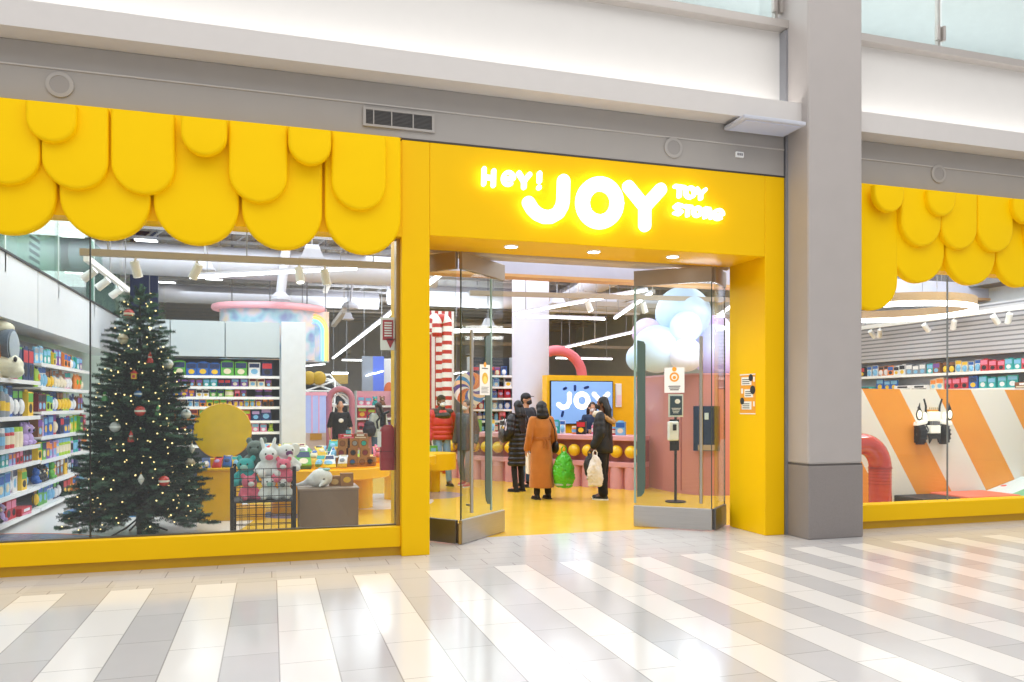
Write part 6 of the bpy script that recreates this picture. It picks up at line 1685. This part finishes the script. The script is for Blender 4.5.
# ---- carried bags
def bag(nm, label, loc, rz, w, d, h, mt, hmt, handle_h, seed, cat='bag', voxel=.012, extra=None):
    t = root(nm, label, cat, loc, rz)
    b = MB(); n = 24; rg = []
    for z, s_ in ((0, .55), (.02 * h, .8), (.25 * h, 1.0), (.55 * h, .95), (.8 * h, .68), (.95 * h, .34), (h, .14)):
        rg.append([Vector((w * s_ * math.cos(2 * PI * i / n) , d * s_ * math.sin(2 * PI * i / n), z)) for i in range(n)])
    b.ring_loft(rg)
    link_mesh('sack', blob(b, mt, voxel, 1, 'sack', lambda co, nn: nn * .028 * mnoise.noise(Vector((co.x * 9 + seed, co.y * 9, co.z * 6))) + nn * .012 * mnoise.noise(co * 30)), t)
    for sx in (-1, 1):
        m = MB(); m.tube([(sx * .035, 0, h * .9), (sx * .045, 0, h + handle_h * .5), (sx * .012, 0, h + handle_h)], [.014, .01, .008], 8); m.build('handle', hmt, t, smooth=True, world=False)
    if extra: extra(t)
    return t
GREENB = M('bag_green', '4FBF2E', .25, noise=.3, nscale=12, coat=.4)
def gx(t):
    m = MB(); m.ell((0, -.005, .05), (.17, .12, .05)); m.build('clear_base', M('bag_clear', 'B9C4B4', .3), t, smooth=True, world=False)
bag('plastic_bag', 'bright green plastic bag carried by the person in brown coat', (at(564, 480, 12.6).x, 12.6, .21), .1, .20, .14, .62, GREENB, GREENB, .09, 3, extra=gx)
bag('tote_bag', 'off-white tote bag carried by the person with long braids', (at(595, 480, 12.05).x, 12.05, .27), .3, .16, .09, .52, M('bag_white', 'DCD6CE', .6, noise=.1), M('bag_white', 'DCD6CE'), .08, 8)
bag('tote_bag.001', 'small black bag hanging behind the off-white tote bag', (at(590, 480, 12.25).x, 12.25, .42), .3, .11, .09, .38, M('bag_black', '202024', .5, noise=.2), BLACK, .06, 5)
t = root('paper_bag', 'small white paper bag between the black and brown coats', 'bag', (4.30, 13.0, .42))
MB().box(-.03, .03, -.08, .08, 0, .36).build('bag', PAPER, t, world=False)
m = MB(); m.tube([(0, -.04, .36), (0, -.03, .42), (0, .03, .42), (0, .04, .36)], .004, 6); m.build('handle', PAPER, t, world=False)
t = root('shoulder_bag', 'black shoulder bag at the side of the long haired person', 'bag', (4.12, 14.02, .93))
b = MB(); b.ell((0, 0, .13), (.07, .15, .13)); link_mesh('pouch', blob(b, M('bag_leather', '2A2224', .4), .014, 2, 'pouch'), t)
m = MB(); m.tube([(0, -.11, .22), (.08, -.05, .45), (.16, .0, .56)], .009, 6); m.tube([(0, .11, .22), (.08, .08, .45), (.16, .03, .56)], .009, 6); m.build('strap', BLACK, t, world=False)
gp = at(433, 451, 15.1)
t = root('toy_pack', 'green and blue toy pack held by the person in red jacket', 'toy', (gp.x + .03, 15.22, gp.z - .1))
MB().box(-.08, .08, -.03, .03, 0, .2).build('card', pm('green'), t, world=False); MB().box(-.05, .05, -.036, -.03, .05, .15).build('window', pm('sky blue'), t, world=False)

sc.collection.children.unlink(TMP); bpy.data.collections.remove(TMP)

# ================================================================== LIGHT
def area(nm, loc, sx, sy, e, rot=(0, 0, 0), col=(1, 1, 1)):
    l = bpy.data.lights.new(nm, 'AREA'); l.shape = 'RECTANGLE'; l.size = sx; l.size_y = sy; l.energy = e; l.color = col
    o = bpy.data.objects.new(nm, l); COL.objects.link(o); o.location = loc; o.rotation_euler = rot
    return o
IN = .72
CL_ = (.90, .95, 1)
for loc, sx, sy, e in (((-1.3, 11.3, 4.9), 4.5, 3.5, 260), ((3.8, 12.3, 4.9), 4.5, 4.5, 300), ((-1.0, 15.6, 4.9), 5, 3, 240), ((5.0, 18.0, 4.9), 6, 4, 330), ((1.5, 23.0, 4.9), 8, 5, 430), ((10.5, 12.5, 4.9), 4.5, 4, 300), ((10, 20, 4.9), 6, 6, 300)):
    area('shop_light', loc, sx, sy, e * IN, col=CL_)
area('partition_fill', (10.5, 9.2, 4.7), 4, .5, 190, rot=(math.radians(28), 0, 0), col=CL_)  # added fill lamp that brightens the striped partition from the glass side
for loc, e in (((0, 15, 4.4), 110), ((5, 15, 4.4), 110), ((4, 23, 4.4), 200)):
    area('ceiling_fill', loc, 5, 3, e, rot=(PI, 0, 0), col=CL_)  # unseen lamps added to lift the dark shop ceiling
area('upper_level_fill', (3, 10, 8.1), 16, 1.6, 240)  # added fill lamps, brighten the blinds behind the balustrade
area('upper_level_fill', (13, 10, 8.1), 10, 1.6, 170)
area('mall_skylight', (2, 1.0, 11), 22, 10, 1100, col=(1, .99, .97))
w = bpy.data.worlds.new('world'); sc.world = w; w.use_nodes = True
bg = w.node_tree.nodes['Background']; bg.inputs[0].default_value = (.98, .98, 1, 1); bg.inputs[1].default_value = .62
sc.view_settings.view_transform = 'Standard'
sc.view_settings.look = 'None'
sc.view_settings.exposure = 0.0
